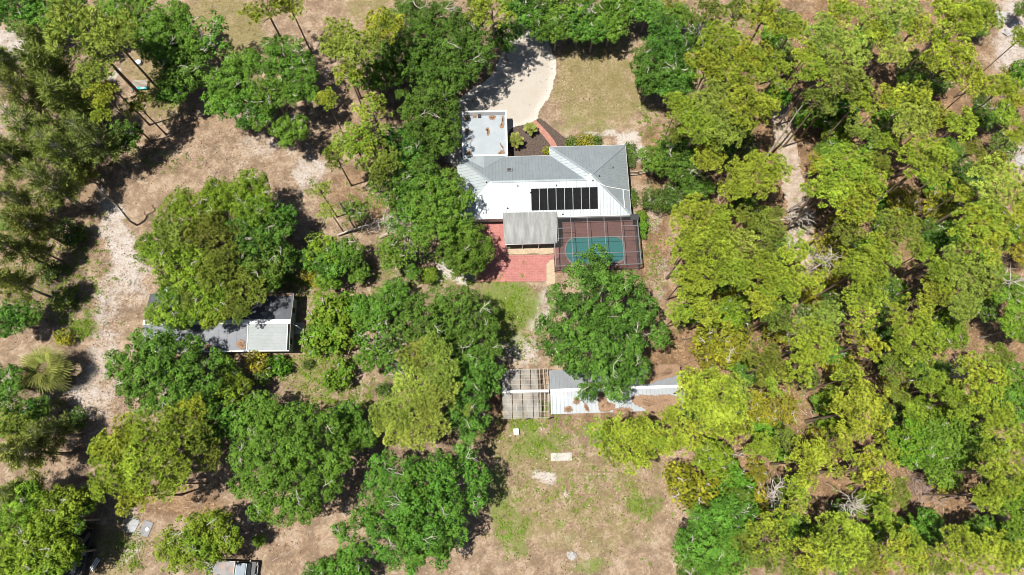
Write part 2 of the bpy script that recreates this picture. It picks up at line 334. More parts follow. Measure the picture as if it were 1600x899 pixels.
def ground():
    core = lambda a, b, s: np.arange(a, b + 1e-6, s)
    outer = np.array([12., 30, 70, 160, 400, 1000, 2500])
    xs = np.concatenate([-92 - outer[::-1], core(-92, 92, .42), 92 + outer])
    ys = np.concatenate([-22 - outer[::-1], core(-22, 86, .42), 86 + outer])
    X, Y = np.meshgrid(xs, ys); nx, ny = len(xs), len(ys)
    Z = np.zeros_like(X)
    V = np.stack([X, Y, Z], -1).reshape(-1, 3)
    i = np.arange(ny - 1)[:, None] * nx + np.arange(nx - 1)[None]
    Fc = np.stack([i, i + 1, i + nx + 1, i + nx], -1).reshape(-1, 4)
    x, y = V[:, 0], V[:, 1]
    cx = np.clip(x, -95, 95); cy = np.clip(y, -25, 90)
    px, py = PX(cx, cy, 0)
    qx = px + 42 * (fbm(cx * .16, cy * .16, 3) - .5) + 16 * (fbm(cx * .7, cy * .7, 5) - .5)
    qy = py + 42 * (fbm(cx * .16, cy * .16, 9) - .5) + 16 * (fbm(cx * .7, cy * .7, 11) - .5)
    mk = {k: np.zeros(len(V)) for k in 'YGSRD'}
    for bx, by, rx, ry, an, k, st in BLOBS:
        a = math.radians(an); dx, dy = qx - bx, qy - by
        u = (dx * math.cos(a) + dy * math.sin(a)) / rx; v = (-dx * math.sin(a) + dy * math.cos(a)) / ry
        d = np.sqrt(u * u + v * v); m = np.clip((1.25 - d) / .6, 0, 1) * st
        mk[k] = 1 - (1 - mk[k]) * (1 - m)
    t = NT("sandy_leaf_litter_ground")
    me = np_mesh("ground", V, Fc, t.m)
    for k, v in mk.items():
        a = me.attributes.new("m" + k, 'FLOAT', 'POINT'); a.data.foreach_set("value", v.astype(np.float32))
    fine = t.noise(3.2, 6, .78); mid = t.noise(.55, 6, .7); big = t.noise(.09, 5, .6); speck = t.noise(8.5, 3, .7)
    base = t.ramp(fine, [(.30, (.09, .06, .04)), (.44, (.225, .158, .098)), (.56, (.335, .243, .157)), (.72, (.465, .365, .258))])
    base = t.mix(t.ramp(mid, [(.35, 0.0), (.7, .45)]), base, (.39, .31, .235))
    base = t.mix(t.ramp(big, [(.4, 0.0), (.65, .35)]), base, (.29, .195, .13))
    wav = t.n("ShaderNodeTexNoise"); wav.inputs["Scale"].default_value = .42; wav.inputs["Detail"].default_value = 9; wav.inputs["Roughness"].default_value = .8; wav.inputs["Distortion"].default_value = .15; t.t.links.new(t.co, wav.inputs["Vector"]); wv = wav.outputs["Fac"]
    base = t.mix(t.ramp(wv, [(.42, .75), (.56, 0.0)]), base, (.145, .10, .068))
    base = t.mix(t.ramp(wv, [(.52, 0.0), (.68, .6)]), base, (.43, .365, .295))
    def lay(c, key, colr, lo, hi, nz):
        m = t.attr("m" + key)
        f = t.math('ADD', m, t.math('MULTIPLY', t.math('SUBTRACT', nz, .5), 3.2))
        f = t.math('MULTIPLY', t.math('MULTIPLY', t.ramp(f, [(lo, 0.0), (hi, 1.0)]), t.math('MULTIPLY', m, 1.6, True), True), 1.0)
        f = t.math('MINIMUM', f, .94)
        return t.mix(f, c, colr)
    red = t.ramp(fine, [(.34, (.07, .038, .02)), (.5, (.25, .155, .085)), (.66, (.42, .285, .175))])
    red = t.mix(t.ramp(wv, [(.42, .85), (.58, 0.0)]), red, (.12, .075, .042))
    c = lay(base, 'R', red, .1, .6, mid)
    dk = t.ramp(fine, [(.3, (.06, .045, .03)), (.6, (.15, .105, .07)), (.8, (.24, .175, .12))])
    c = lay(c, 'D', dk, .15, .7, mid)
    dry = t.ramp(fine, [(.32, (.10, .078, .03)), (.5, (.235, .19, .095)), (.70, (.36, .295, .18))])
    dry = t.mix(t.ramp(wv, [(.40, .7), (.58, 0.0)]), dry, (.15, .135, .048))
    dry = t.mix(t.ramp(wv, [(.54, 0.0), (.7, .55)]), dry, (.37, .29, .195))
    c = lay(c, 'Y', dry, .15, .6, mid)
    snd = t.ramp(speck, [(.25, (.28, .245, .215)), (.5, (.44, .40, .365)), (.75, (.60, .56, .52))])
    c = lay(c, 'S', snd, .4, 1.0, t.math('ADD', t.math('MULTIPLY', fine, .5), t.math('MULTIPLY', mid, .5)))
    grs = t.ramp(fine, [(.25, (.045, .08, .012)), (.5, (.13, .18, .035)), (.75, (.27, .27, .10))])
    c = lay(c, 'G', grs, .35, 1.05, t.math('ADD', t.math('MULTIPLY', fine, .5), t.math('MULTIPLY', mid, .5)))
    sp2 = t.math('MULTIPLY', t.ramp(speck, [(.62, 0.0), (.72, .45)]), t.ramp(mid, [(.3, .25), (.7, 1.0)]))
    c = t.mix(sp2, c, (.13, .085, .055))
    t.col(c); t.b.inputs["Roughness"].default_value = .95; t.b.inputs["Specular IOR Level"].default_value = .1
    t.bump(t.math('ADD', fine, t.math('MULTIPLY', speck, .6)), .55, .12)
    tag(link("ground", me), kind='structure')
ground()

def sheet(name, outline_px, mat, z, step=.45, rough=.35, kind='structure', fringe=1.2, zz=0.0, sub=3):
    """a low irregular sheet filling an outline; built as fine grid cells clipped by a noisy border"""
    pts = np.array([P(a, b, zz) for a, b in outline_px])
    for _ in range(sub):                                      # Chaikin corner cutting
        q = np.roll(pts, -1, 0); pts = np.stack([pts * .75 + q * .25, pts * .25 + q * .75], 1).reshape(-1, 2)
    return sheet_w(name, pts, mat, z, step, rough, kind, fringe)
def sheet_w(name, pts, mat, z, step, rough, kind, fringe):
    x0, y0 = pts.min(0) - 1; x1, y1 = pts.max(0) + 1
    xs = np.arange(x0, x1, step); ys = np.arange(y0, y1, step); X, Y = np.meshgrid(xs, ys)
    wx = X + rough * 2 * (fbm(X * .9, Y * .9, 21) - .5); wy = Y + rough * 2 * (fbm(X * .9, Y * .9, 22) - .5)
    ins = np.zeros(X.shape, bool); dmin = np.full(X.shape, 1e9)
    for i in range(len(pts)):
        a, b = pts[i], pts[(i + 1) % len(pts)]
        c = ((a[1] > wy) != (b[1] > wy)); xi = (b[0] - a[0]) * (wy - a[1]) / (b[1] - a[1] + 1e-12) + a[0]
        ins ^= c & (wx < xi)
        ab = b - a; tt = np.clip(((wx - a[0]) * ab[0] + (wy - a[1]) * ab[1]) / (ab @ ab + 1e-12), 0, 1)
        dmin = np.minimum(dmin, np.hypot(wx - a[0] - tt * ab[0], wy - a[1] - tt * ab[1]))
    nx = len(xs); keep = ins[:-1, :-1] | ins[1:, :-1] | ins[:-1, 1:] | ins[1:, 1:]
    jj, ii = np.nonzero(keep); i0 = jj * nx + ii
    Fc = np.stack([i0, i0 + 1, i0 + nx + 1, i0 + nx], -1)
    u, inv = np.unique(Fc, return_inverse=True)
    Z = np.where(ins, z, .001) * np.ones(X.shape)
    V = np.stack([X, Y, Z], -1).reshape(-1, 3)[u]
    td = np.where(ins, np.clip(1 - dmin / fringe, 0, 1), 1).ravel()[u]
    o = link(name, np_mesh(name, V, inv.reshape(-1, 4), mat, tint=td)); return tag(o, kind=kind)

sheet("driveway", [(815,-40),(845,-40),(843,30),(853,62),(864,84),(868,105),(865,130),(857,153),(841,174),(836,190),(815,198),(795,200),(795,215),(722,215),(719,255),(704,258),(698,215),(703,168),(735,140),(765,126),(780,100),(785,85),(802,68),(812,40)], M['gravel'], .02, .12, .35)
sheet("dirt_track", [(1200,120),(1222,120),(1232,180),(1240,230),(1256,300),(1266,350),(1280,400),(1285,470),(1255,470),(1250,400),(1238,340),(1222,270),(1214,230),(1208,180)], M['track'], .014, .2, .8)
# soft mulch bed in front of the house, with a strip along the brick path
sheet("mulch_bed", [(793,197),(836,193),(846,196),(862,214),(884,226),(884,240),(870,252),(793,252)], M['mulch'], .03, .12, .18, sub=2)
sheet("mulch_bed", [(836,187),(846,186),(866,205),(888,219),(905,226),(905,234),(880,232),(868,228),(852,206)], M['mulch'], .024, .12, .18, sub=2)
# brick path
def ribbon(name, ctr, wid, mat, z, n=10):
    pts = [Vector(P(a, b) + (0,)) for a, b in ctr]; L = []
    for i in range(len(pts) - 1):
        p0, p1, p2, p3 = pts[max(i - 1, 0)], pts[i], pts[i + 1], pts[min(i + 2, len(pts) - 1)]
        for k in range(n):
            t = k / n; L.append(.5 * ((2 * p1) + (p2 - p0) * t + (2 * p0 - 5 * p1 + 4 * p2 - p3) * t * t + (3 * p1 - p0 - 3 * p2 + p3) * t ** 3))
    L.append(pts[-1]); mb = MB(); v = []
    for i, p in enumerate(L):
        d = (L[min(i + 1, len(L) - 1)] - L[max(i - 1, 0)]).normalized(); r = Vector((d.y, -d.x, 0)) * wid / 2
        v += [p - r, p + r, p + r + Vector((0, 0, z)), p - r + Vector((0, 0, z))]
    f = [(4 * i + a, 4 * i + b, 4 * i + 4 + b, 4 * i + 4 + a) for i in range(len(L) - 1) for a, b in ((0, 1), (1, 2), (2, 3), (3, 0))]
    f += [(0, 1, 2, 3), tuple(4 * (len(L) - 1) + k for k in (3, 2, 1, 0))]
    mb.add(v, f); return tag(mb.build(name, mat), kind='structure')
ribbon("brick_path", [(833,190),(843,200),(854,212),(864,226),(872,246)], .85, M['path'], .045)
# patio
pz = .06
pat = [P(a, b) for a, b in ((746,349),(790,349),(790,386),(795,399),(867,399),(867,404),(858,408),(853.5,413),(853.5,440),(747,441),(735,400))]
o = MB().prism(pat[::-1], .0, pz).build("brick_patio", M['paver']); tag(o, kind='structure')
ps = [P(a, b) for a, b in ((790,380),(867,380),(867,396),(851,397.5),(833,396),(815,398),(795,397))]
o = MB().prism(ps[::-1], .0, pz + .02).build("sand_strip", M['sand']); tag(o, kind='structure')
ps = [P(a, b) for a, b in ((867,404),(867,445),(853.8,445),(853.8,413),(858,408))]
o = MB().prism(ps[::-1], .0, pz - .02).build("sand_strip", M['sand']); tag(o, kind='structure')

# ------------------------------------------------------------------ ranch house
HR = math.radians(1.6)
hx, hy = P(716, 343, 2.7)
house = empty("ranch_house", (hx, hy, 0), HR)
tag(house, "long ranch house with grey and white metal hip roof beside the pool cage", "house")
def HL(px, py, zf):
    """survey point to house-local x, y; zf(x,y) gives the height of the surface it lies on"""
    z = 3.0
    for _ in range(12):
        X, Y = P(px, py, z); dx, dy = X - hx, Y - hy
        x = dx * math.cos(HR) + dy * math.sin(HR); y = -dx * math.sin(HR) + dy * math.cos(HR); z = zf(x, y)
    return x, y, z
L, D1, W2, D2, EV, PT = 23.75, 9.3, 10.75, 10.65, 2.7, .36
A = L - W2
polys = {
 'south': ([(0,0),(L,0),(L-D2/2,D2/2),(A+D2/2,D2/2),(A+D1/2,D1/2),(D1/2,D1/2)], lambda x, y: EV + PT * y, 0),
 'north': ([(0,D1),(D1/2,D1/2),(A+D1/2,D1/2),(A,D1)], lambda x, y: EV + PT * (D1 - y), 0),
 'west': ([(0,0),(D1/2,D1/2),(0,D1)], lambda x, y: EV + PT * x, 1),
 'wing_west': ([(A,D1),(A+D1/2,D1/2),(A+D2/2,D2/2),(A,D2)], lambda x, y: EV + PT * (x - A), 1),
 'wing_north': ([(A,D2),(A+D2/2,D2/2),(L-D2/2,D2/2),(L,D2)], lambda x, y: EV + PT * (D2 - y), 0),
 'east': ([(L,0),(L,D2),(L-D2/2,D2/2)], lambda x, y: EV + PT * (L - x), 1)}
def clip_span(poly, u, ax):
    out = []
    for i in range(len(poly)):
        a, b = poly[i], poly[(i + 1) % len(poly)]
        if (a[ax] - u) * (b[ax] - u) < 0:
            t = (u - a[ax]) / (b[ax] - a[ax]); out.append(a[1 - ax] + t * (b[1 - ax] - a[1 - ax]))
    return (min(out), max(out)) if len(out) >= 2 else None
def slope(parent, poly, zf, ax, mat, sp=.46, rib=(.06, .045), ph=.2, thick=.06):
    zs = [zf(*p) for p in poly]
    mb = MB().prism(poly, [z - thick for z in zs], zs); mb.build("roof_slope", mat, parent)
    mb = MB(); lo = min(p[ax] for p in poly); hi = max(p[ax] for p in poly); u = lo + ph
    while u < hi:
        s_ = clip_span(poly, u, ax)
        if s_ and s_[1] - s_[0] > .25:
            a = (u, s_[0] + .03) if ax == 0 else (s_[0] + .03, u); b = (u, s_[1] - .05) if ax == 0 else (s_[1] - .05, u)
            mb.beam((a[0], a[1], zf(*a) + rib[1] / 2 + .001), (b[0], b[1], zf(*b) + rib[1] / 2 + .001), rib[0], rib[1])
        u += sp
    if mb.v: tag(mb.build("roof_seam", M['seam'] if mat in (M['metal'], M['metal_shed']) else mat, parent), kind='stuff')
for k, (pl, zf, ax) in polys.items():
    a2 = sum(pl[i][0] * pl[(i + 1) % len(pl)][1] - pl[(i + 1) % len(pl)][0] * pl[i][1] for i in range(len(pl)))
    slope(house, pl if a2 > 0 else pl[::-1], zf, ax, M['metal'])
zr1 = EV + PT * D1 / 2; zr2 = EV + PT * D2 / 2
def cap(a, b, wd=.28):
    MB().beam((a[0], a[1], a[2] + .05), (b[0], b[1], b[2] + .05), wd, .05).build("ridge_cap", M['metal'], house)
cap((D1/2,D1/2,zr1),(A+D1/2,D1/2,zr1)); cap((0,0,EV),(D1/2,D1/2,zr1)); cap((0,D1,EV),(D1/2,D1/2,zr1))
cap((A,D2,EV),(A+D2/2,D2/2,zr2)); cap((L,D2,EV),(L-D2/2,D2/2,zr2)); cap((L,0,EV),(L-D2/2,D2/2,zr2)); cap((A+D1/2,D1/2,zr1),(A+D2/2,D2/2,zr2))
per = [(0,0),(L,0),(L,D2),(A,D2),(A,D1),(0,D1)]
for i in range(6):
    a, b = per[i], per[(i + 1) % 6]
    d = Vector((b[0]-a[0], b[1]-a[1], 0)).normalized(); nrm = Vector((d.y, -d.x, 0)) * .02
    MB().beam(Vector(a+(EV-.12,))+nrm, Vector(b+(EV-.12,))+nrm, .04, .2).build("fascia_board", M['white'], house)
ins = .55
wp = [(ins,ins),(L-ins,ins),(L-ins,D2-ins),(A+ins,D2-ins),(A+ins,D1-ins),(ins,D1-ins)]
MB().prism(wp, 0, EV - .1).build("wall", M['wall'], house)
def win(x, y, wx, wy, z0, h, nm="window"):
    fr = MB().box((x, y, z0 + h/2), (wx, wy, h)).build(nm, M['white'], house)
    k = .5 if nm == "window" else .42
    MB().box((x + (.03 if wx < wy else 0) * (1 if x > L/2 else -1), y + (.03 if wy < wx else 0) * (1 if y > D1/2 else -1), z0 + h/2), (wx * .86, wy * .86 if wy > wx else wy, h * .86)).build("pane" if nm == "window" else "door_panel", M['glass'] if nm == "window" else M['wood_brown'], fr)
for x in (2.0, 4.6): win(x, ins, 1.3, .08, .9, 1.2)
win(15.5, ins, 2.4, .08, .1, 2.1); win(20, ins, 1.4, .08, .9, 1.2)
for y in (2.5, 6.5): win(L-ins, y, .08, 1.3, .9, 1.2); win(ins, y, .08, 1.2, .9, 1.2)
win(15.5, D2-ins, 1.6, .08, .9, 1.2); win(20, D2-ins, 1.6, .08, .9, 1.2); win(9, D1-ins, 1.4, .08, .9, 1.2); win(12, D1-ins, 1.0, .08, .05, 2.05, "door")
# flashing saddle behind the carport
zN = lambda x, y: EV + PT * (D1 - y)
sp_ = [HL(a, b, zN) for a, b in ((724,250.5),(756,263),(790,250.5))]
q = [(sp_[0][0],D1-.02),(sp_[1][0],sp_[1][1]),(sp_[2][0],D1-.02)]
MB().add([(q[0][0],q[0][1],EV+.05),(q[1][0],q[1][1],zN(q[1][0],q[1][1])+.02),(q[2][0],q[2][1],EV+.05),((q[0][0]+q[2][0])/2,D1,EV+.5)],
         ((0,1,3),(1,2,3),(0,3,2),(0,2,1))).build("roof_saddle", M['metal'], house)
# solar pool heater: eight panels
zS = lambda x, y: EV + PT * y
c00 = HL(830, 329.5, zS); c10 = HL(934.5, 327, zS); c11 = HL(934.5, 293, zS); c01 = HL(830, 294.5, zS)
pw = (c10[0] - c00[0]) / 8; y0, y1 = (c00[1] + c10[1]) / 2, (c01[1] + c11[1]) / 2; ang = math.atan(PT); pl = (y1 - y0) / math.cos(ang)
mb = MB()
for k in range(9): mb.box((-pw*.425 + k * pw*.85/8, 0, .04), (pw*.08, pl - .1, .04))
mb.box((0, pl/2 - .06, .045), (pw*.93, .07, .07)); mb.box((0, -pl/2 + .06, .045), (pw*.93, .07, .07)); mb.box((0, 0, .02), (pw*.84, pl-.12, .012))
pm = mb.mesh("solar_panel", M['solar'])
for k in range(8):
    xm = c00[0] + pw * (k + .5); ym = (y0 + y1) / 2
    link("solar_panel", pm, house, (xm, ym, zS(xm, ym) + .055), (ang, 0, 0))
def pipe(pts, r, mat, nm="pipe"): MB().tube(pts, r, 6).build(nm, mat, house)
zE = lambda x, y: EV + PT * (L - x)
pa = [HL(924,281,zS), HL(945,291,zS)]; pb = [HL(947,292,zE), HL(983.5,298.5,zE)]
pipe([(p[0],p[1],p[2]+.1) for p in pa + pb], .05, M['white'])
pc = [HL(973.5,297,zE), HL(976,326,zE)]; pipe([(p[0],p[1],p[2]+.1) for p in pc], .05, M['white'])
pd = [HL(830,291.5,zS), HL(926,290,zS)]
for x_, y_, zf in ((809,291.5,zS),(869,291,zS),(926,283,zS),(793,326.5,zS),(879,336,zS),(829,302,zS),(760,286,polys['west'][1]),(936,276,zE),(957.5,263,zE)):
    p = HL(x_, y_, zf)
    MB().tube([(p[0],p[1],p[2]-.05),(p[0],p[1],p[2]+.38)], .07, 8).build("vent_pipe", M['dark'], house)
p = HL(795.5, 266.5, zN); sk = MB().box((p[0],p[1],p[2]+.12),(.75,.55,.34)).build("roof_vent_box", M['alu'], house)
MB().box((p[0],p[1],p[2]+.30),(.5,.34,.03)).build("vent_grille", M['dark'], sk)
# rear porch roof
zp = lambda x, y: 3.05
q = [HL(785.2,332.5,lambda x,y:3.16), HL(870,331,lambda x,y:3.16), HL(870.5,380,lambda x,y:2.62), HL(788.5,381.5,lambda x,y:2.62)]
pr = [q[3], q[2], q[1], q[0]]
MB().prism([(p[0],p[1]) for p in pr], [p[2]-.12 for p in pr], [p[2] for p in pr]).build("porch_roof", M['porch'], house)
px0, px1, pyS, pyN = pr[0][0], pr[1][0], (pr[0][1]+pr[1][1])/2, -.0
MB().box(((px0+px1)/2, pyS+.02, 2.43), (px1-px0-.1, .1, .2)).build("porch_beam", M['white'], house)
for k in range(4):
    MB().box((px0+.2+k*(px1-px0-.4)/3, pyS+.18, 1.16), (.12,.12,2.3)).build("porch_post", M['white'], house)
MB().box(((px0+px1)/2, (pyS+.9+ins)/2-.1, .08), (px1-px0-.3, ins-pyS-1.0, .12)).build("porch_floor", M['deck'], house)
MB().box((px0+.25, (pyS+ins)/2+.1, 1.2), (.08, ins-pyS-.5, 2.3)).build("porch_side_wall", M['wall'], house)
MB().box((px1-.25, (pyS+ins)/2+.1, 1.2), (.08, ins-pyS-.5, 2.3)).build("porch_side_wall", M['wall'], house)

# ------------------------------------------------------------------ carport
cx0, cy0 = P(723, 245, 2.8); cw, cl = 6.32, 7.1
car = empty("carport", (cx0, cy0, 0), HR)
tag(car, "flat-roofed carport with white rim and brown leaf patches beside the gravel driveway", "carport")
MB().box((cw/2,cl/2,2.72),(cw-.1,cl-.1,.1)).build("roof_deck", M['membrane'], car)
for c_, d_ in (((cw/2,.06,2.75),(cw,.22,.34)),((cw/2,cl-.06,2.75),(cw,.22,.34)),((.06,cl/2,2.75),(.22,cl-.345,.335)),((cw-.06,cl/2,2.75),(.22,cl-.345,.335))):
    MB().box(c_, d_).build("fascia_board", M['white'], car)
MB().box((cw/2, cl-.42, 2.79), (cw-.3, .5, .06)).build("gutter_board", M['alu'], car)
for x, y in ((.25,cl-.3),(cw-.25,cl-.3),(.25,cl*.5),(cw-.25,cl*.5),(.25,.4),(cw-.25,.4)):
    MB().box((x,y,1.28),(.14,.14,2.56)).build("post", M['white'], car)
MB().tube([(.55, 4.1*.55, 2.75),(.55, 4.1*.55, 3.1)], .1, 8).build("vent_pipe", M['alu'], car)
p_ = P(749, 182, 2.85)
def w2l(o, X, Y):
    dx, dy = X - o.location.x, Y - o.location.y; r = o.rotation_euler.z
    return dx*math.cos(r)+dy*math.sin(r), -dx*math.sin(r)+dy*math.cos(r)
lx, ly = w2l(car, *p_); MB().box((lx, ly, 2.94), (.4,.55,.22)).build("vent_box", M['dark'], car)

# leaf drifts that lie on roofs -----------------------------------------------------
def drift(mb, poly_px, zf, h=.05, seed=0, jit=.8):
    pts = np.array(poly_px, float)
    for _ in range(2):
        q = np.roll(pts, -1, 0); pts = np.stack([pts*.75+q*.25, pts*.25+q*.75],1).reshape(-1,2)
    rng = np.random.RandomState(seed); n = 4
    pts = np.repeat(pts, 1, 0); c = pts.mean(0)
    R_ = np.concatenate([pts + (np.roll(pts,-1,0)-pts)*t for t in (0, .2, .4, .6, .8)], 1).reshape(-1,2)
    R_ += rng.normal(0, jit, R_.shape); m = len(R_); V = []; 
    for k, sc_ in enumerate((1.0, .93, .6)):
        for p in R_:
            a = c + (p - c) * sc_; z = zf(*a); X, Y = P(a[0], a[1], z); V.append((X, Y, zf(*a) + (.0, h, h*1.3)[k]))
    X, Y = P(c[0], c[1], zf(*c)); V.append((X, Y, zf(*c) + h*1.3))
    Fc = [(k*m+i, k*m+(i+1)%m, (k+1)*m+(i+1)%m, (k+1)*m+i) for k in range(2) for i in range(m)] + [(2*m+i, 2*m+(i+1)%m, 3*m) for i in range(m)]
    mb.add(V, Fc)
mb = MB()
for i, pl_ in enumerate((
  [(726,181),(732,180),(734,186),(730,191),(726,190)],[(738,180),(746,180),(744,185),(739,185)],[(762,181),(774,180),(775,184),(771,188),(765,187)],
  [(784,180),(788,181),(788,200),(782,201),(780,197),(784,194)],[(759,200),(763,199),(765,204),(765,210),(762,213),(760,209),(763,206),(758,203)],
  [(726,201),(732,200),(734,206),(730,212),(726,210)],[(731,216),(735,216),(735,220),(731,220)],[(726,236),(735,235),(737,240),(734,243),(727,243)],[(781,236),(788,233),(789,243),(776,243)],[(780,222),(782,224),(788,233),(785,233)])):
    drift(mb, pl_, lambda x, y: 2.79, .035, i, .35)
tag(mb.build("leaf_litter", M['litter']), "brown patches of dead leaves lying on the carport roof", "leaves", kind='stuff')

# ------------------------------------------------------------------ pool and cage
DZ = .16
cage = empty("pool_cage", P(934, 378, 0) + (0,), HR)
tag(cage, "screened pool enclosure with pale beam grid over the brown-red deck", "pool cage")
def CL(px, py, z): return w2l(cage, *P(px, py, z)) + (z,)
CZ = 2.65
xw0, xw1 = CL(870,345,CZ)[0], CL(867,410,CZ)[0]; xe = CL(999,380,CZ)[0]; yn = CL(934,339.5,CZ)[1]; ys = CL(934,414.5,CZ)[1]
xw = CL(867.5,400,CZ)[0]; ystep = CL(870,377,CZ)[1]; xwn = CL(871.3,350,CZ)[0]
xs = [CL(p,370,CZ)[0] for p in (893.2,919,945.6,972.3)]
yr = [CL(934,371,CZ)[1], CL(934,395.5,CZ)[1]]; y356 = CL(934,355.5,CZ)[1]
def beam(a, b, w_=.065, h_=.11): MB().beam(a, b, w_, h_).build("beam", M['alu'], cage)
for x in xs: beam((x,yn+.05,CZ),(x,ys-.05,CZ))
for y in yr: beam((xw-.04,y,CZ-.002),(xe+.04,y,CZ-.002), .06, .105)
beam((xw-.06,ys,CZ),(xe+.06,ys,CZ),.08,.13); beam((xwn,yn,CZ),(xe+.06,yn,CZ),.08,.13)
beam((xe,ys+.06,CZ),(xe,yn-.06,CZ),.10,.155); beam((xw,ys+.06,CZ),(xw,ystep,CZ),.10,.155); beam((xwn,ystep,CZ),(xwn,yn-.06,CZ),.10,.155)
beam((xw,ystep,CZ-.003),(xwn,ystep,CZ-.003),.08,.12)
beam((xwn,y356,CZ-.002),(xs[0],y356,CZ-.002),.07,.115); beam((xs[3],y356+.1,CZ-.002),(xe,y356+.1,CZ-.002),.07,.115)
for x, y in [(xw,ys),(xe,ys),(xe,yn),(xe,yr[0]),(xe,yr[1]),(xw,yr[1])] + [(x,ys) for x in xs]:
    MB().box((x,y,(CZ-.08+DZ)/2),(.08,.08,CZ-.08-DZ)).build("post", M['alu'], cage)
for a, b in (((xw,ys),(xe,ys)),((xe,ys),(xe,yn))): 
    MB().beam((a[0],a[1],1.0),(b[0],b[1],1.0),.05,.07).build("chair_rail", M['alu'], cage)
gx = [xw]+xs+[xe]; gy = [ys]+yr[::-1]+[yn]
for i in range(5):
    for j in range(3):
        x0, x1 = gx[i]+.05, gx[i+1]-.05
        if i == 0 and j == 2: x0 = xwn+.05
        MB().box(((x0+x1)/2,(gy[j]+gy[j+1])/2,CZ-.02),(x1-x0,gy[j+1]-gy[j]-.09,.004)).build("screen_panel", M['screen'], cage)
    MB().box(((gx[i]+gx[i+1])/2,ys,CZ/2+DZ/2),(gx[i+1]-gx[i]-.1,.004,CZ-.2-DZ)).build("screen_panel", M['screen'], cage)
for j in range(3): MB().box((xe,(gy[j]+gy[j+1])/2,CZ/2+DZ/2),(.004,gy[j+1]-gy[j]-.1,CZ-.2-DZ)).build("screen_panel", M['screen'], cage)
MB().box((xw,(gy[0]+gy[1])/2,CZ/2+DZ/2),(.004,gy[1]-gy[0]-.1,CZ-.2-DZ)).build("screen_panel", M['screen'], cage)
# solid roof corner by the house
p0 = CL(985,337,CZ+.1); MB().box((p0[0]+.55,p0[1]-.25,CZ+.12),(1.15,.9,.05)).build("corner_panel", M['dark'], cage)
# deck with a hole, pool basin, water
pool = empty("swimming_pool", P(934, 378, 0) + (0,), HR); tag(pool, "teal roman-ended swimming pool inside the screened cage", "pool")
def PL(px, py): 
    X, Y = P(px, py, DZ); return w2l(pool, X, Y)
pxw, pyt = PL(883,371.5)[0], PL(930,371.5)[1]; pxe = PL(974.5,380)[0]; pyb = PL(930,411)[1]
prx = .45; loop = []
rW = (pyt-pyb)/2
def arc(cx, cy, rx, ry, a0, a1, n): return [(cx+rx*math.cos(math.radians(a0+(a1-a0)*i/n)), cy+ry*math.sin(math.radians(a0+(a1-a0)*i/n))) for i in range(n+1)]
loop = arc(pxw+rW*.75, (pyt+pyb)/2, rW*.75, rW, 90, 270, 18) + arc(pxe-1.3, pyb+1.3, 1.3, 1.3, 270, 360, 8) + arc(pxe-1.3, pyt-1.3, 1.3, 1.3, 0, 90, 8)
outer = [(xw+.0,ys-.12),(xe+.15,ys-.12),(xe+.15,yn+.6),(xwn,yn+.6),(xwn,ystep),(xw,ystep)]
def holed(outer, inner, z0, z1):
    bm = bmesh.new()
    def ring(p): 
        vs_ = [bm.verts.new((a,b,z1)) for a,b in p]; return vs_, [bm.edges.new((vs_[i],vs_[(i+1)%len(vs_)])) for i in range(len(vs_))]
    vo, eo = ring(outer); vi, ei = ring(inner); bmesh.ops.triangle_fill(bm, edges=eo+ei, use_beauty=True)
    for vs_ in (vo, vi):
        lo = [bm.verts.new((v.co.x,v.co.y,z0)) for v in vs_]
        for i in range(len(vs_)): bm.faces.new((vs_[i],vs_[(i+1)%len(vs_)],lo[(i+1)%len(vs_)],lo[i]))
    bmesh.ops.recalc_face_normals(bm, faces=bm.faces); return bm
def bm_obj(bm, name, mat, parent):
    me = bpy.data.meshes.new(name); bm.to_mesh(me); bm.free(); me.materials.append(mat); return link(name, me, parent)
deck = bm_obj(holed(outer, loop, .006, DZ), "pool_deck", M['deck'], None); deck.location = cage.location; deck.rotation_euler = cage.rotation_euler; tag(deck, kind='structure')
cen = ((pxw+pxe)/2,(pyt+pyb)/2)
off = lambda d: [(cen[0]+(x-cen[0])*(1+d/4), cen[1]+(y-cen[1])*(1+d/2)) for x, y in loop]
bm_obj(holed(off(.16), off(-.02), DZ+.004, DZ+.045), "coping", plain("pool_coping", (.36,.30,.27), .8), pool)
MB().prism(loop, .008, .02).build("basin", M['plaster'], pool)
MB().prism(off(-.03), DZ-.035, DZ-.03).build("water_surface", M['water'], pool)
for k, r in enumerate((1.15, .8, .45)):
    a_ = arc(pxw+1.3, pyt-.55, r, r, 0, 360, 20)[:-1]; MB().prism(a_, .024, .05+.02*k).build("step", M['plaster'], pool)
MB().tube([(pxw+1.0,pyt+.1,DZ),(pxw+1.0,pyt+.05,DZ+.8),(pxw+1.2,pyt-.4,DZ+.8),(pxw+1.2,pyt-.45,DZ-.03)], .025, 6).build("handrail", M['alu'], pool)

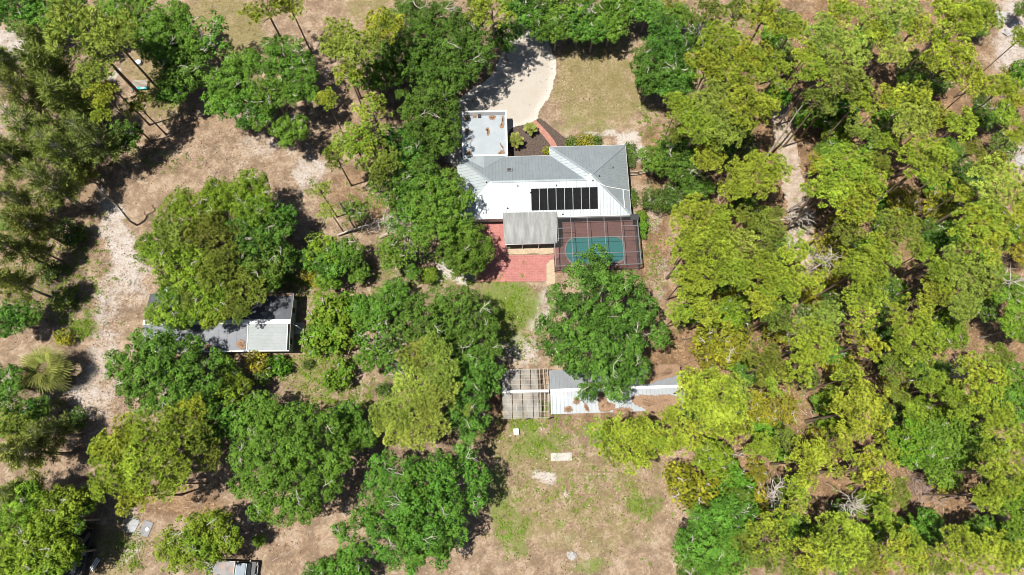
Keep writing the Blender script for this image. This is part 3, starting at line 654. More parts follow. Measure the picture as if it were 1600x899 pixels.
# ------------------------------------------------------------------ shed with slatted frame
SE_, SR = 2.35, 3.15
shx, shy = P(861, 647.5, SE_); SRZ = math.radians(1.9)
shed = empty("storage_shed", (shx, shy, 0), SRZ); tag(shed, "long low shed with white and grey metal gable roof under the big oak", "shed")
sl, sdp = 17.1, 5.6
rx_ = P(860, 610.5, SR); ry = w2l(shed, *rx_)[1]
zSs = lambda x, y: SE_ + (SR-SE_) * y / ry
zNn = lambda x, y: SE_ + (SR-SE_) * (sdp - y) / (sdp - ry)
slope(shed, [(0,0),(sl,0),(sl,ry),(0,ry)], zSs, 0, M['metal_shed'], .5); slope(shed, [(0,ry),(sl-.25,ry),(sl-.25,sdp),(0,sdp)], zNn, 0, M['metal_shed'], .5)
MB().beam((0,ry,SR+.05),(sl,ry,SR+.05),.35,.04).build("ridge_cap", M['white'], shed)
MB().prism([(.15,.3),(sl-.3,.3),(sl-.3,sdp-.3),(.15,sdp-.3)], 0, SE_-.08).build("wall", M['wood_grey'], shed)
for x in (.08, sl-.22): MB().prism([(x-.06,.3),(x+.06,.3),(x+.06,sdp-.3),(x-.06,sdp-.3)], SE_-.08, SE_+.0).build("gable_board", M['wood_grey'], shed)
MB().box((1.8,.28,1.05),(1.0,.06,2.0)).build("door", M['white'], shed)
for x in (5,9,13): MB().box((x,.28,1.45),(.9,.05,.7)).build("window", M['glass'], shed)
mb = MB(); zt = lambda X, Y: None
def shedz(px, py):
    z = 2.6
    for _ in range(8):
        x, y = w2l(shed, *P(px, py, z)); z = zSs(x, y) if y < ry else zNn(x, y)
    return z + .055
for i, pl_ in enumerate((
  [(1010,578),(1022,571),(1036,569),(1058,569),(1064,574),(1062,584),(1046,590),(1032,594),(1012,600),(1000,601),(1006,590)],
  [(985,621),(1000,617),(1020,619),(1040,616),(1062,620),(1066,634),(1058,648),(1036,650),(1016,648),(1004,636),(990,632)],[(955,640),(975,636),(990,639),(986,647),(962,648)],
  [(881,637),(892,634),(896,640),(891,645),(882,644)],[(895,624),(902,621),(908,626),(904,632),(897,632)],[(932,614),(945,612),(948,628),(962,632),(958,642),(938,645),(934,634)],
  [(912,632),(916,631),(921,640),(920,645),(914,640)],[(925,600),(940,598),(944,606),(930,608)],[(1018,639),(1042,640),(1040,650),(1022,650)])):
    drift(mb, pl_, shedz, .05, 40+i)
tag(mb.build("leaf_litter", M['litter']), "tan drifts of dead leaves lying on the shed roof", "leaves", kind='stuff')

lat = empty("slatted_frame", P(785.5, 655, 2.3)[:2] + (0,), SRZ*.6); tag(lat, "open slatted wooden lath house with white ridge beam at the end of the shed", "lath house")
lw = w2l(lat, *P(860,650,2.3))[0]-.12; ln = w2l(lat, *P(786,577,2.3))[1]; lr = w2l(lat, *P(786,612.5,2.9))[1]
zl = lambda y: 2.3 + .6*(y/lr if y < lr else (ln-y)/(ln-lr))
MB().beam((-.05,lr,2.93),(lw,lr,2.93),.3,.1).build("ridge_beam", M['white'], lat)
def slat_set(y0, y1):
    Lm = math.hypot(y1-y0, zl(y1)-zl(y0)); a_ = math.atan2(zl(y1)-zl(y0), y1-y0)
    return Lm, a_
mw = M['wood_grey']; mpale = plain("silvered_lath", (.36,.345,.31), .9, var=.25, scale=5)
for (y0_, y1_) in ((.03, lr-.18), (lr+.18, ln-.03)):
    Lm, a_ = slat_set(y0_, y1_); bmesh_ = MB().box((0,0,0),(.07,Lm,.03)).mesh("batten", mpale); n = 38
    for k in range(n):
        x = .06 + k*(lw*.77)/n
        if (k*7 + int(y0_)) % 11 == 4: continue
        link("batten", bmesh_, lat, (x,(y0_+y1_)/2,(zl(y0_)+zl(y1_))/2+.03),(a_,0,0))
    for k in range(3):
        x = lw*.80 + .1 + k*(lw*.2-.15)/2
        link("batten", bmesh_, lat, (x,(y0_+y1_)/2,(zl(y0_)+zl(y1_))/2+.03),(a_,0,0))
    pm_ = MB().box((0,0,0),(lw,.06,.06)).mesh("purlin", M['wood_grey'])
    for k in range(5):
        y = y0_+.05+(y1_-y0_-.1)*k/4; link("purlin", pm_, lat, (lw/2,y,zl(y)-.03),(a_,0,0))
tp = MB().box((0,0,1.1),(.1,.1,2.2)).mesh("post", M['wood_grey'])
for x in (.05,lw/2,lw-.1):
    for y in (.06,lr,ln-.06): link("post", tp, lat, (x,y,0))
link("shelf_bench", MB().box((lw*.45,ln*.25,.75),(lw*.8,1.0,.06)).mesh("shelf_bench", M['wood_grey']), lat)
link("shelf_bench", MB().box((lw*.45,ln*.78,.75),(lw*.8,1.0,.06)).mesh("shelf_bench", M['wood_brown']), lat)

# ------------------------------------------------------------------ grey-roofed building on the left
BE, BR = 2.8, 3.25
bx0, by0 = P(221, 549.5, BE); barn = empty("outbuilding", (bx0, by0, 0), math.radians(.4)); tag(barn, "long dark grey outbuilding with white ridge strip among trees on the left", "building")
bl = w2l(barn, *P(451.5,549,BE))[0]; bd = w2l(barn, *P(459.5,458.5,BE))[1]; br = w2l(barn, *P(456,503,BR))[1]
zs_ = lambda x, y: BE + (BR-BE)*y/br; zn_ = lambda x, y: BE + (BR-BE)*(bd-y)/(bd-br)
split = w2l(barn, *P(387.5,530,BE))[0]
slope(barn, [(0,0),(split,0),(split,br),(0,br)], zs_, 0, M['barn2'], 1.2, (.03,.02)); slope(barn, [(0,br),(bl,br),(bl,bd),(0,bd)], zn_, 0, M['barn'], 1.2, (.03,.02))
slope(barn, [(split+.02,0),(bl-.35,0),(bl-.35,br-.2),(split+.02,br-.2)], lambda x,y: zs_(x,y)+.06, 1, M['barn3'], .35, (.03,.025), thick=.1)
MB().box((split+.03,(br-.2)/2,zs_(0,(br-.2)/2)+.09),(.08,br-.25,.1),rx=math.atan((BR-BE)/br)).build("edge_trim", M['white'], barn)
MB().box((bl-.3,(br-.2)/2,zs_(0,(br-.2)/2)+.06),(.08,br-.25,.1),rx=math.atan((BR-BE)/br)).build("edge_trim", M['white'], barn)
MB().box((bl/2,br+.0,BR+.08),(bl+.1,.62,.07)).build("ridge_cap", M['white'], barn)
MB().box((bl/2,-.03,BE-.1),(bl,.12,.22)).build("fascia_board", M['white'], barn); MB().box((bl/2,bd+.03,BE-.1),(bl,.08,.2)).build("fascia_board", M['dark'], barn)
for s_, a_, b_ in ((1,0.06,br-.3),(1,br+.3,bd-.06)): MB().beam((bl+.03,a_,zs_(0,a_)-.03 if a_<br else zn_(0,a_)-.03),(bl+.03,b_,zs_(0,b_)-.03 if b_<br else zn_(0,b_)-.03),.05,.16).build("barge_board", M['wood_grey'], barn)
bwall = plain("blue_grey_siding", (.23,.28,.31), .8, var=.12)
MB().prism([(.3,.3),(bl-.3,.3),(bl-.3,bd-.3),(.3,bd-.3)], 0, BE-.04).build("wall", bwall, barn)
for y in (1.5, bd-2): 
    f_ = MB().box((bl-.29,y,1.5),(.06,1.0,1.0)).build("window", M['white'], barn); MB().box((bl-.27,y,1.5),(.06,.85,.85)).build("pane", M['glass'], f_)
for x in (3,7,12,16): 
    f_ = MB().box((x,.29,1.5),(1.1,.06,1.0)).build("window", M['white'], barn); MB().box((x,.27,1.5),(.95,.06,.85)).build("pane", M['glass'], f_)
d_ = MB().box((bl+.15,br-.1,1.05),(.95,.06,2.0),rz=math.radians(-25)).build("door", M['white'], barn); MB().box((bl+.45,br-.28,1.05),(.05,.1,.05)).build("handle", M['dark'], d_)
MB().box((bl+.25,br-.2,.1),(1.3,1.6,.2)).build("step", M['conc'], barn)
mb = MB()
def barnz(px, py):
    z = 2.9
    for _ in range(6): x, y = w2l(barn, *P(px,py,z)); z = zs_(x,y) if y < br else zn_(x,y)
    return z+.03
for i, pl_ in enumerate(([(368,540),(373,532),(381,531),(384,540),(383,545),(374,545)],[(318,541),(326,536),(330,541),(325,547)],[(405,459),(430,461),(455,459),(456,462),(420,464)])): drift(mb, pl_, barnz, .05, 70+i)
tag(mb.build("leaf_litter", M['litter']), "small brown heaps of leaves on the grey outbuilding roof", "leaves", kind='stuff')

# ------------------------------------------------------------------ tree makers
RNG = np.random.RandomState(7)
def unit(v): return v / (np.linalg.norm(v, axis=-1, keepdims=True) + 1e-9)
def quads(C, N_, size, asp=.62, rng=RNG):
    n = len(C); r = unit(rng.normal(size=(n,3))); T = unit(np.cross(N_, r)); B = np.cross(N_, T)
    s = size[:,None]; a = T*s*.5; b = B*s*.5*asp
    V = np.stack([C-a-b*.45, C+a*.15-b, C+a+b*.35, C-a*.2+b],1).reshape(-1,3)
    return V, np.arange(4*n).reshape(-1,4)
def oak_crown(lobes, rng, mat, dens=2.0, m=32, leaf=(.17,.31), name="crown"):
    """leaf clusters over the outer shell of several lobes"""
    lb = np.array(lobes, float); Cs, Ds, Rs = [], [], []
    for (x,y,z,r) in lb:
        n = max(6,int(dens*r*r*4.6*1.15)); u = np.clip(1-1.35*(np.arange(n)+.5)/n+rng.normal(0,.10,n),-.4,1); ph = np.arange(n)*2.39996+rng.uniform(0,6.28)+rng.normal(0,.22,n); q = np.sqrt(1-u*u)
        d = np.stack([q*np.cos(ph), q*np.sin(ph), u*.8],1)
        rr = r*(.70+.38*rng.rand(n)**.7); c = np.array([x,y,z])+d*rr[:,None]
        dd = (np.linalg.norm(c[:,None]-lb[None,:,:3],axis=2)/lb[None,:,3]).min(1); k = dd > .62
        gap = fbm(c[:,0]*.55+9, c[:,1]*.55+c[:,2]*.3, rng.randint(99)) ; k &= gap > .40
        Cs.append(c[k]); Ds.append(unit(d)[k]); 
    for (x,y,z,r) in lb:
        n = int(dens*r*r*3.0); d = unit(rng.normal(size=(n,3))); Cs.append(np.array([x,y,z-.35*r])+d*(r*.75*rng.rand(n)**.5)[:,None]*np.array([1,1,.6])); Ds.append(d*.3+np.array([0,0,.7]))
    C = np.concatenate(Cs); D = np.concatenate(Ds); n = len(C); cr = rng.uniform(.32,.66,n)
    off = unit(rng.normal(size=(n,m,3))+.55*D[:,None]+np.array([0,0,.45]))*rng.uniform(.55,1.05,(n,m,1)); off[...,2]*=.8
    LC = (C[:,None]+off*cr[:,None,None]).reshape(-1,3)
    nr = unit(.25*np.repeat(D,m,0)+np.array([0,0,.4])+.95*off.reshape(-1,3)+.40*rng.normal(size=(n*m,3)))
    V, Fc = quads(LC, nr, rng.uniform(leaf[0],leaf[1],n*m), rng=rng)
    ct = np.clip(rng.normal(.58,.22,n),0,1); tn = np.clip(np.repeat(ct,m)+rng.normal(0,.20,n*m),0,1)
    return np_mesh(name, V, Fc, mat, np.repeat(tn,4))
def oak_lobes(R, rng, n=None, flat=.62):
    n = n or int(8+R*1.8); out = [(0,0,.1*R,R*.55)]
    for i in range(n):
        a = rng.uniform(0,6.283); d = R*(.25+.5*rng.rand()**.6) if i > n*.6 else R*rng.uniform(.55,.74)
        if i <= n*.6: a = i*2.399+rng.uniform(-.4,.4)
        r = R*rng.uniform(.28,.43); z = flat*R*(1-(d/R)**2)*rng.uniform(.45,1.0)-.18*R
        out.append((d*math.cos(a), d*math.sin(a), z, r))
    return out
def limb_path(a, b, rng, k=5, wob=.12):
    a = np.array(a); b = np.array(b); L_ = np.linalg.norm(b-a); pts = []
    for i in range(k+1):
        t = i/k; p = a+(b-a)*t; p = p+rng.normal(0,wob*L_*.35,3)*(0 if i in (0,) else 1); pts.append(tuple(p))
    return pts
def oak_limbs(lobes, R, rng, mat, pale=6):
    mb = MB()
    for (x,y,z,r) in lobes[1:]:
        mb.tube(limb_path((0,0,-.55*R),(x*.95,y*.95,z+.1*r),rng),[.16*R**.5,.12*R**.5,.09*R**.5,.06*R**.5,.045*R**.5,.02],5,False)
    o1 = mb.mesh("limb", mat)
    mb = MB()
    for i in range(pale):
        x,y,z,r = lobes[rng.randint(1,len(lobes))]; a = rng.uniform(0,6.28); s = np.array((x,y,z+r*.78)); e = s+np.array((math.cos(a)*r*.8,math.sin(a)*r*.8,.12*r))
        pth = limb_path(s,e,rng,5,.12); mb.tube(pth,[.042,.04,.034,.028,.02,.008],4,False)
        for j in (1,2,3):
            a2 = a+rng.uniform(-1.1,1.1); q = pth[j]; mb.tube([q,(q[0]+math.cos(a2)*r*.2,q[1]+math.sin(a2)*r*.2,q[2]+.03),(q[0]+math.cos(a2+.3)*r*.42,q[1]+math.sin(a2+.3)*r*.42,q[2]+.12)],[.03,.022,.008],4,False)
    o2 = mb.mesh("bare_branch", M['bark_grey'])
    return o1, o2
def needles(C, D, rng, m, ln, wd, up=.35, spread=.9):
    n = len(C); d = unit(np.repeat(D,m,0)*.55+np.array([0,0,up])+spread*rng.normal(size=(n*m,3)))
    c = np.repeat(C,m,0); l_ = rng.uniform(ln*.7,ln*1.15,n*m)[:,None]; s = unit(np.cross(d, rng.normal(size=(n*m,3))))*wd/2
    b = c+d*l_*.12; e = c+d*l_; mid = c+d*l_*.6
    V = np.stack([b-s*.5, mid-s, e, mid+s],1).reshape(-1,3); V = np.stack([b, mid-s, e, mid+s],1).reshape(-1,3)
    return V, np.arange(4*n*m).reshape(-1,4)
def rosettes(C, D, rng, m, ln, wd):
    n = len(C); A_ = unit(D*.6+np.array([0,0,.8])); T1 = unit(np.cross(A_, rng.normal(size=(n,3)))); T2 = np.cross(A_, T1)
    sz = rng.uniform(.78,1.22,(n,1)); th = rng.uniform(.42,1.5,(n,m)); ph = np.arange(m)*2.39996+rng.uniform(0,6.28,(n,1))+rng.normal(0,.2,(n,m))
    d = (A_[:,None]*np.cos(th)[...,None]+(T1[:,None]*np.cos(ph)[...,None]+T2[:,None]*np.sin(ph)[...,None])*np.sin(th)[...,None]).reshape(-1,3)
    c = np.repeat(C,m,0); l_ = (np.repeat(sz,m,0)*rng.uniform(ln*.8,ln*1.1,(n*m,1))); s_ = unit(np.cross(d, np.repeat(A_,m,0)+.3*rng.normal(size=(n*m,3))))*wd/2
    b = c+d*l_*.1; mid = c+d*l_*.66; e = c+d*l_
    return np.stack([b, mid-s_, e, mid+s_],1).reshape(-1,3), np.arange(4*n*m).reshape(-1,4)
def pine_crown(lobes, rng, mat, dens=4.2, m=26, ln=.42, wd=.085, name="crown", gapt=.40):
    lb = np.array(lobes, float); Cs, Ds = [], []
    for (x,y,z,r) in lb:
        n = max(5,int(dens*r*r*4.2)); u = np.clip(1-1.3*(np.arange(n)+.5)/n+rng.normal(0,.09,n),-.35,1); ph = np.arange(n)*2.39996+rng.uniform(0,6.28)+rng.normal(0,.22,n); q = np.sqrt(1-u*u)
        d = np.stack([q*np.cos(ph),q*np.sin(ph),u*.62],1); c = np.array([x,y,z])+d*(r*(.55+.55*rng.rand(n)))[:,None]
        dd = (np.linalg.norm((c[:,None]-lb[None,:,:3])*np.array([1,1,1.5]),axis=2)/lb[None,:,3]).min(1); k = dd > .5
        k &= fbm(c[:,0]*.8+5,c[:,1]*.8+c[:,2]*.4,rng.randint(99)) > gapt
        Cs.append(c[k]); Ds.append(unit(d)[k])
    C = np.concatenate(Cs); D = np.concatenate(Ds); n = len(C)
    V, Fc = rosettes(C, D, rng, m, ln, wd)
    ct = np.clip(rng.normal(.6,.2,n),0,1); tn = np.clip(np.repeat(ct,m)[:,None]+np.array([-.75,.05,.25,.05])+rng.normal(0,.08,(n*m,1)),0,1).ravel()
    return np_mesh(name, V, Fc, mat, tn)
def pine_lobes(R, rng, open_=0.0):
    out = []; n = int(12+R*3.4)
    for i in range(n):
        d = R*.80*math.sqrt((i+.4)/n); a = i*2.399+rng.uniform(-.45,.45); r = R*rng.uniform(.23,.34)*(1-open_*.3)
        z = R*.42*(1-(d/R)**2)*rng.uniform(.3,1.2)+rng.uniform(-.2,.1)*R
        if rng.rand() < .05+open_: continue
        out.append((d*math.cos(a),d*math.sin(a),z,r))
    return out
def pine_limbs(lobes, R, rng):
    mb = MB(); mb.tube([(0,0,-1.1*R),(.1,0,-.4*R),(0,.1,.25*R)],[.14,.11,.05],6,False)
    for (x,y,z,r) in lobes:
        mb.tube(limb_path((0,0,-rng.uniform(.05,.75)*R),(x,y,z-.05*r),rng,4,.1),[.07,.06,.05,.035,.015],4,False)
    for i in range(4):
        a = rng.uniform(0,6.28); z = -R*rng.uniform(.5,1.1); mb.tube(limb_path((0,0,z),(math.cos(a)*R*.6,math.sin(a)*R*.6,z+.15*R),rng,3,.15),[.05,.04,.03,.012],4,False)
    return mb.mesh("limb", M['bark_pine'])
def cas_crown(R, Hc, rng, mat, name="crown"):
    """feathery crown: long drooping sprays round a tall leader; local z=0 at crown centre"""
    C, D = [], []; mb = MB(); mb.tube([(0,0,-Hc*.6),(.1,0,0),(0,0,Hc*.5)],[.16,.11,.03],6,False)
    nb = int(46+R*8)
    for i in range(nb):
        t = rng.rand(); z0 = -Hc*.55+Hc*1.0*t; a = rng.uniform(0,6.283); L_ = R*(1-.72*max(0,(t-.25)/.75))*rng.uniform(.6,1.1)
        e = np.array([math.cos(a)*L_,math.sin(a)*L_,z0+L_*.55]); s = np.array([0,0,z0]); pth = limb_path(s,e,rng,4,.08)
        mb.tube(pth,[.05,.04,.03,.025,.01],4,False); pth = np.array(pth)
        for q in range(int(10*L_/R)+3):
            u = rng.uniform(.25,1.0); k = min(int(u*4),3); p = pth[k]+(pth[k+1]-pth[k])*(u*4-k); C.append(p+rng.normal(0,.16,3)); D.append(unit((e-s)[None])[0])
    C = np.array(C); D = np.array(D)
    V, Fc = needles(C, D, rng, 10, .7, .075, up=.12, spread=.48)
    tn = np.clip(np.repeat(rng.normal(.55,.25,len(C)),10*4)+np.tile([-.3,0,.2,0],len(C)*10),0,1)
    return np_mesh(name, V, Fc, mat, tn), mb.mesh("limb", M['bark_grey'])
def trunk_mesh(rng, mat, r0, r1, bend=.02):
    b = rng.normal(0,bend,2); mb = MB(); n = 7
    mb.tube([(b[0]*math.sin(3.14*t)*8*.1, b[1]*math.sin(3.14*t)*8*.1, t) for t in [i/n for i in range(n+1)]], [r0*1.35]+[r0+(r1-r0)*(i/n) for i in range(1,n+1)], 8, True)
    return mb.mesh("trunk", mat, smooth=True)
PROTO = {}
def add_proto(kind, R, crown, limbs, trunk, thick): PROTO.setdefault(kind, []).append(dict(R=R, crown=crown, limbs=limbs, trunk=trunk, thick=thick))
otr = [trunk_mesh(RNG, M['bark_oak'], .30, .18) for _ in range(2)]; ptr = [trunk_mesh(RNG, M['bark_pine'], .22, .12) for _ in range(3)]
def mk_oak(kind, mat, R, seed, **k):
    r = np.random.RandomState(seed); lb = oak_lobes(R, r); l1, l2 = oak_limbs(lb, R, r, M['bark_oak'])
    add_proto(kind, R, oak_crown(lb, r, M[mat], **k), [l1, l2], otr[seed % 2], R)
def mk_pine(kind, mat, R, seed, open_=0.0, **k):
    r = np.random.RandomState(seed); lb = pine_lobes(R, r, open_)
    add_proto(kind, R, pine_crown(lb, r, M[mat], **k), [pine_limbs(lb, R, r)], ptr[seed % 3], R)
for i, R in enumerate((2.6, 3.4, 4.4, 5.4)): mk_oak('oak','oak',R,100+i)
for i, R in enumerate((2.6, 3.6, 4.6)): mk_oak('oakd','oakd',R,120+i)
for i, R in enumerate((2.2, 3.2, 4.2)): mk_oak('oakb','oakb',R,140+i)
for i, R in enumerate((2.3, 3.0)): mk_oak('oaks','oak',R,150+i,dens=.9,m=18)         # sparse
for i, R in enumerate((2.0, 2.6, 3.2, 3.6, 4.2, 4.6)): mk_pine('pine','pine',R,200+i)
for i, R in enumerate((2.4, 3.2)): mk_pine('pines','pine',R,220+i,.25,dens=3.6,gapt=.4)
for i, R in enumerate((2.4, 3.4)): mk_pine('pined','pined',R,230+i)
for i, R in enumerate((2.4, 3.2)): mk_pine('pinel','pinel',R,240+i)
for i, R in enumerate((2.6, 3.4)):
    r = np.random.RandomState(300+i); c, l = cas_crown(R*.85, R*2.7, r, M['cas']); add_proto('cas', R, c, [l], otr[i], R)
for i, R in enumerate((1.2, 1.8, 2.4)):
    mk_oak('yel','yel',R,400+i,dens=2.4,m=14); mk_oak('lime','lime',R,420+i,dens=2.6,m=16,leaf=(.2,.42)); mk_oak('shrub','hedge',R,440+i,dens=2.6,m=15)

THINGS = []
NAMES = {'oak':('oak_tree','tree','dark green oak'),'oakd':('oak_tree','tree','deep green oak'),'oakb':('oak_tree','tree','bright green oak'),'oaks':('oak_tree','tree','thin-leaved oak'),
 'pine':('pine_tree','tree','yellow-green pine'),'pines':('pine_tree','tree','sparse open pine'),'pined':('pine_tree','tree','olive green pine'),'pinel':('pine_tree','tree','light lime-green pine'),'cas':('casuarina_tree','tree','feathery olive tree'),
 'yel':('yellow_shrub','shrub','yellow-leaved shrub'),'lime':('broadleaf_shrub','shrub','lush bright green shrub'),'shrub':('leafy_shrub','shrub','dull green shrub')}
TALL = {'oak':7.5,'oakd':7.0,'oakb':6.0,'oaks':7,'pine':13,'pines':13,'pined':11,'pinel':11,'cas':8.0,'yel':2.0,'lime':1.6,'shrub':1.6}
cnt = 0
def tree(kind, px, py, rpx, zc=None, sq=1.0, rot=None, crown=None, limbs=None, R0=None):
    global cnt; cnt += 1
    rg = random.Random(cnt*77+5); zc = zc or TALL[kind]*rg.uniform(.88,1.12); R = rpx*mpp(px,py,zc)*(1.0 if crown is not None else {'cas':.86,'pine':.94,'pined':.95,'pines':1.05,'pinel':1.0}.get(kind,1.12))
    nm, cat, desc = NAMES[kind]
    X, Y = P(px, py, zc); root = empty(nm, (X, Y, 0), rot if rot is not None else rg.uniform(0,6.283))
    root["category"] = cat
    if crown is None:
        ps = sorted(PROTO[kind], key=lambda q: abs(math.log(q['R']/R))); pr = ps[0 if len(ps) < 2 or rg.random() < .68 else 1]
        crown, limbs, tr, s = pr['crown'], pr['limbs'], pr['trunk'], R/pr['R']
    else: tr, s = otr[0], 1.0
    # thin leaning or stretched habit
    sc = (s*sq, s/sq**.5, s)
    link("crown", crown, root, (0,0,zc), (0,0,0), sc)
    for l in limbs: LMB = link(l.name.split('.')[0], l, root, (0,0,zc), (0,0,0), sc); LMB['kind'] = 'stuff'
    hz = max(zc - .45*R, .3) if kind != 'cas' else zc*.75
    k = min(1.6, max(.25, R/3.6)); link("trunk", tr, root, (0,0,0), (0,0,rg.uniform(0,6)), (k,k,hz))
    THINGS.append((root, kind, px, py, rpx)); return root
T = tree
def hero(kind, mat, ctr, lobes_px, zc, seed, **k):
    """one oak with its own crown outline"""
    X0, Y0 = P(ctr[0], ctr[1], zc); rg = np.random.RandomState(seed); lb = [(0,0,-.5,2.0)]
    k_ = k.pop('k', .84)
    for q in lobes_px:
        x, y, r = q[:3]; dz = q[3] if len(q) > 3 else rg.uniform(-.8,.8)
        X, Y = P(x, y, zc+dz); lb.append((X-X0, Y-Y0, dz, r*k_*mpp(x,y,zc+dz)))
    R = max(math.hypot(a[0],a[1])+a[3] for a in lb)
    l1, l2 = oak_limbs(lb, R, rg, M['bark_oak'], k.pop('pale', 9))
    return tree(kind, ctr[0], ctr[1], R/mpp(ctr[0],ctr[1],zc), zc, crown=oak_crown(lb, rg, M[mat], **{'dens':2.9, **k}), limbs=[l1,l2], rot=0)
# big oak over pool and shed
hero('oak','oakd',(940,505),[(935,402,24,.5),(905,425,36,.6),(945,440,40,1.2),(980,450,34,.4),(878,470,36,-.4),(915,485,42,1.6),(965,490,44,1.8),(1003,485,34,.2),(860,510,30,-.8),(892,525,36,.5),(940,535,44,1.5),
  (990,530,40,.8),(1028,525,26,-.5),(905,565,34,.2),(955,575,40,.6),(990,575,32,-.2),(918,607,26,-.8),(965,607,26,-.9),(850,540,14,-1),(872,555,22,-.5)],8.0,11,k=.72)
# rounded oak beside the patio
hero('oak','oak',(728,388),[(705,375,22),(735,370,26,.6),(752,392,22),(722,402,28,.8),(740,412,20),(700,398,20),(715,420,14),(757,378,14)],5.5,12,pale=3)
hero('oak','oak',(690,318),[(672,300,28,.6),(700,290,28,.5),(720,312,24,.2),(690,325,32,1.2),(665,340,26),(715,340,24,.3),(730,345,14),(690,362,24),(660,370,18),(650,318,20)],6.8,13,pale=3)
hero('oak','oak',(455,712),[(395,670,34),(430,660,36,.6),(475,655,34),(515,665,28),(540,690,22),(380,710,32),(420,710,42,1.6),(470,705,44,1.8),(520,715,34,.5),(385,750,34),(425,760,40,1),(470,765,40,1),(510,760,30),(440,800,28),(480,795,26),(405,790,24),(540,720,16)],8.0,14,k=.77,pale=12)
hero('oak','oak',(645,790),[(600,735,34),(640,745,36,1),(690,735,36,.5),(730,715,30),(745,745,24),(590,775,32),(635,790,44,1.8),(690,785,42,1.4),(740,780,24),(570,815,30),(610,835,38,.8),(660,840,42,1),(705,830,32),(640,872,30),(600,868,26),(535,835,24),(560,855,18),(690,870,22)],7.6,15,k=.77,pale=12)
hero('oakd','oakd',(695,510),[(655,480,26),(690,470,28),(725,470,26),(755,485,24),(640,510,28),(680,510,36,1.2),(725,510,34,1.2),(762,515,22),(770,545,16),(735,545,30),(700,550,30),(665,545,26)],7.2,16)
hero('oakd','oakd',(740,585),[(715,570,22),(745,562,22),(770,578,18),(765,605,18),(738,600,28,.8),(712,620,24),(745,630,20),(715,650,24),(735,670,24),(760,660,10)],7.2,17,pale=5)
hero('oak','oak',(245,575),[(190,575,26),(215,560,30,.5),(250,550,32,.8),(290,555,26),(205,600,28),(245,590,38,1.4),(290,590,34,.8),(225,625,30),(265,625,34),(305,620,28),(330,600,20),(235,530,20),(262,527,20),(300,540,20),(210,525,14),(335,560,18),(320,640,22),(175,560,14)],7.6,18,k=.77,pale=12)
hero('oakb','oakb',(315,845),[(265,850,26),(295,830,28,.6),(330,820,26),(355,835,22),(300,862,28,.8),(335,860,24),(270,875,20),(345,805,14),(365,850,12),(330,880,14)],6.0,19,pale=9)
hero('oakd','oakd',(655,80),[(620,30,28),(655,25,32),(695,30,34,.6),(730,45,30),(750,75,28),(610,65,32),(655,70,38,1.4),(700,80,38,1),(740,105,28),(625,105,34),(665,115,34),(705,125,30),(600,95,20),(640,5,24)],7.4,20,pale=12)
hero('oakd','oakd',(668,185),[(640,160,28),(675,155,30,.6),(700,165,22),(690,195,30,.8),(655,195,32,1),(700,220,24),(670,225,28),(640,220,22),(705,195,18),(640,250,20),(665,258,20)],6.6,21,pale=5)
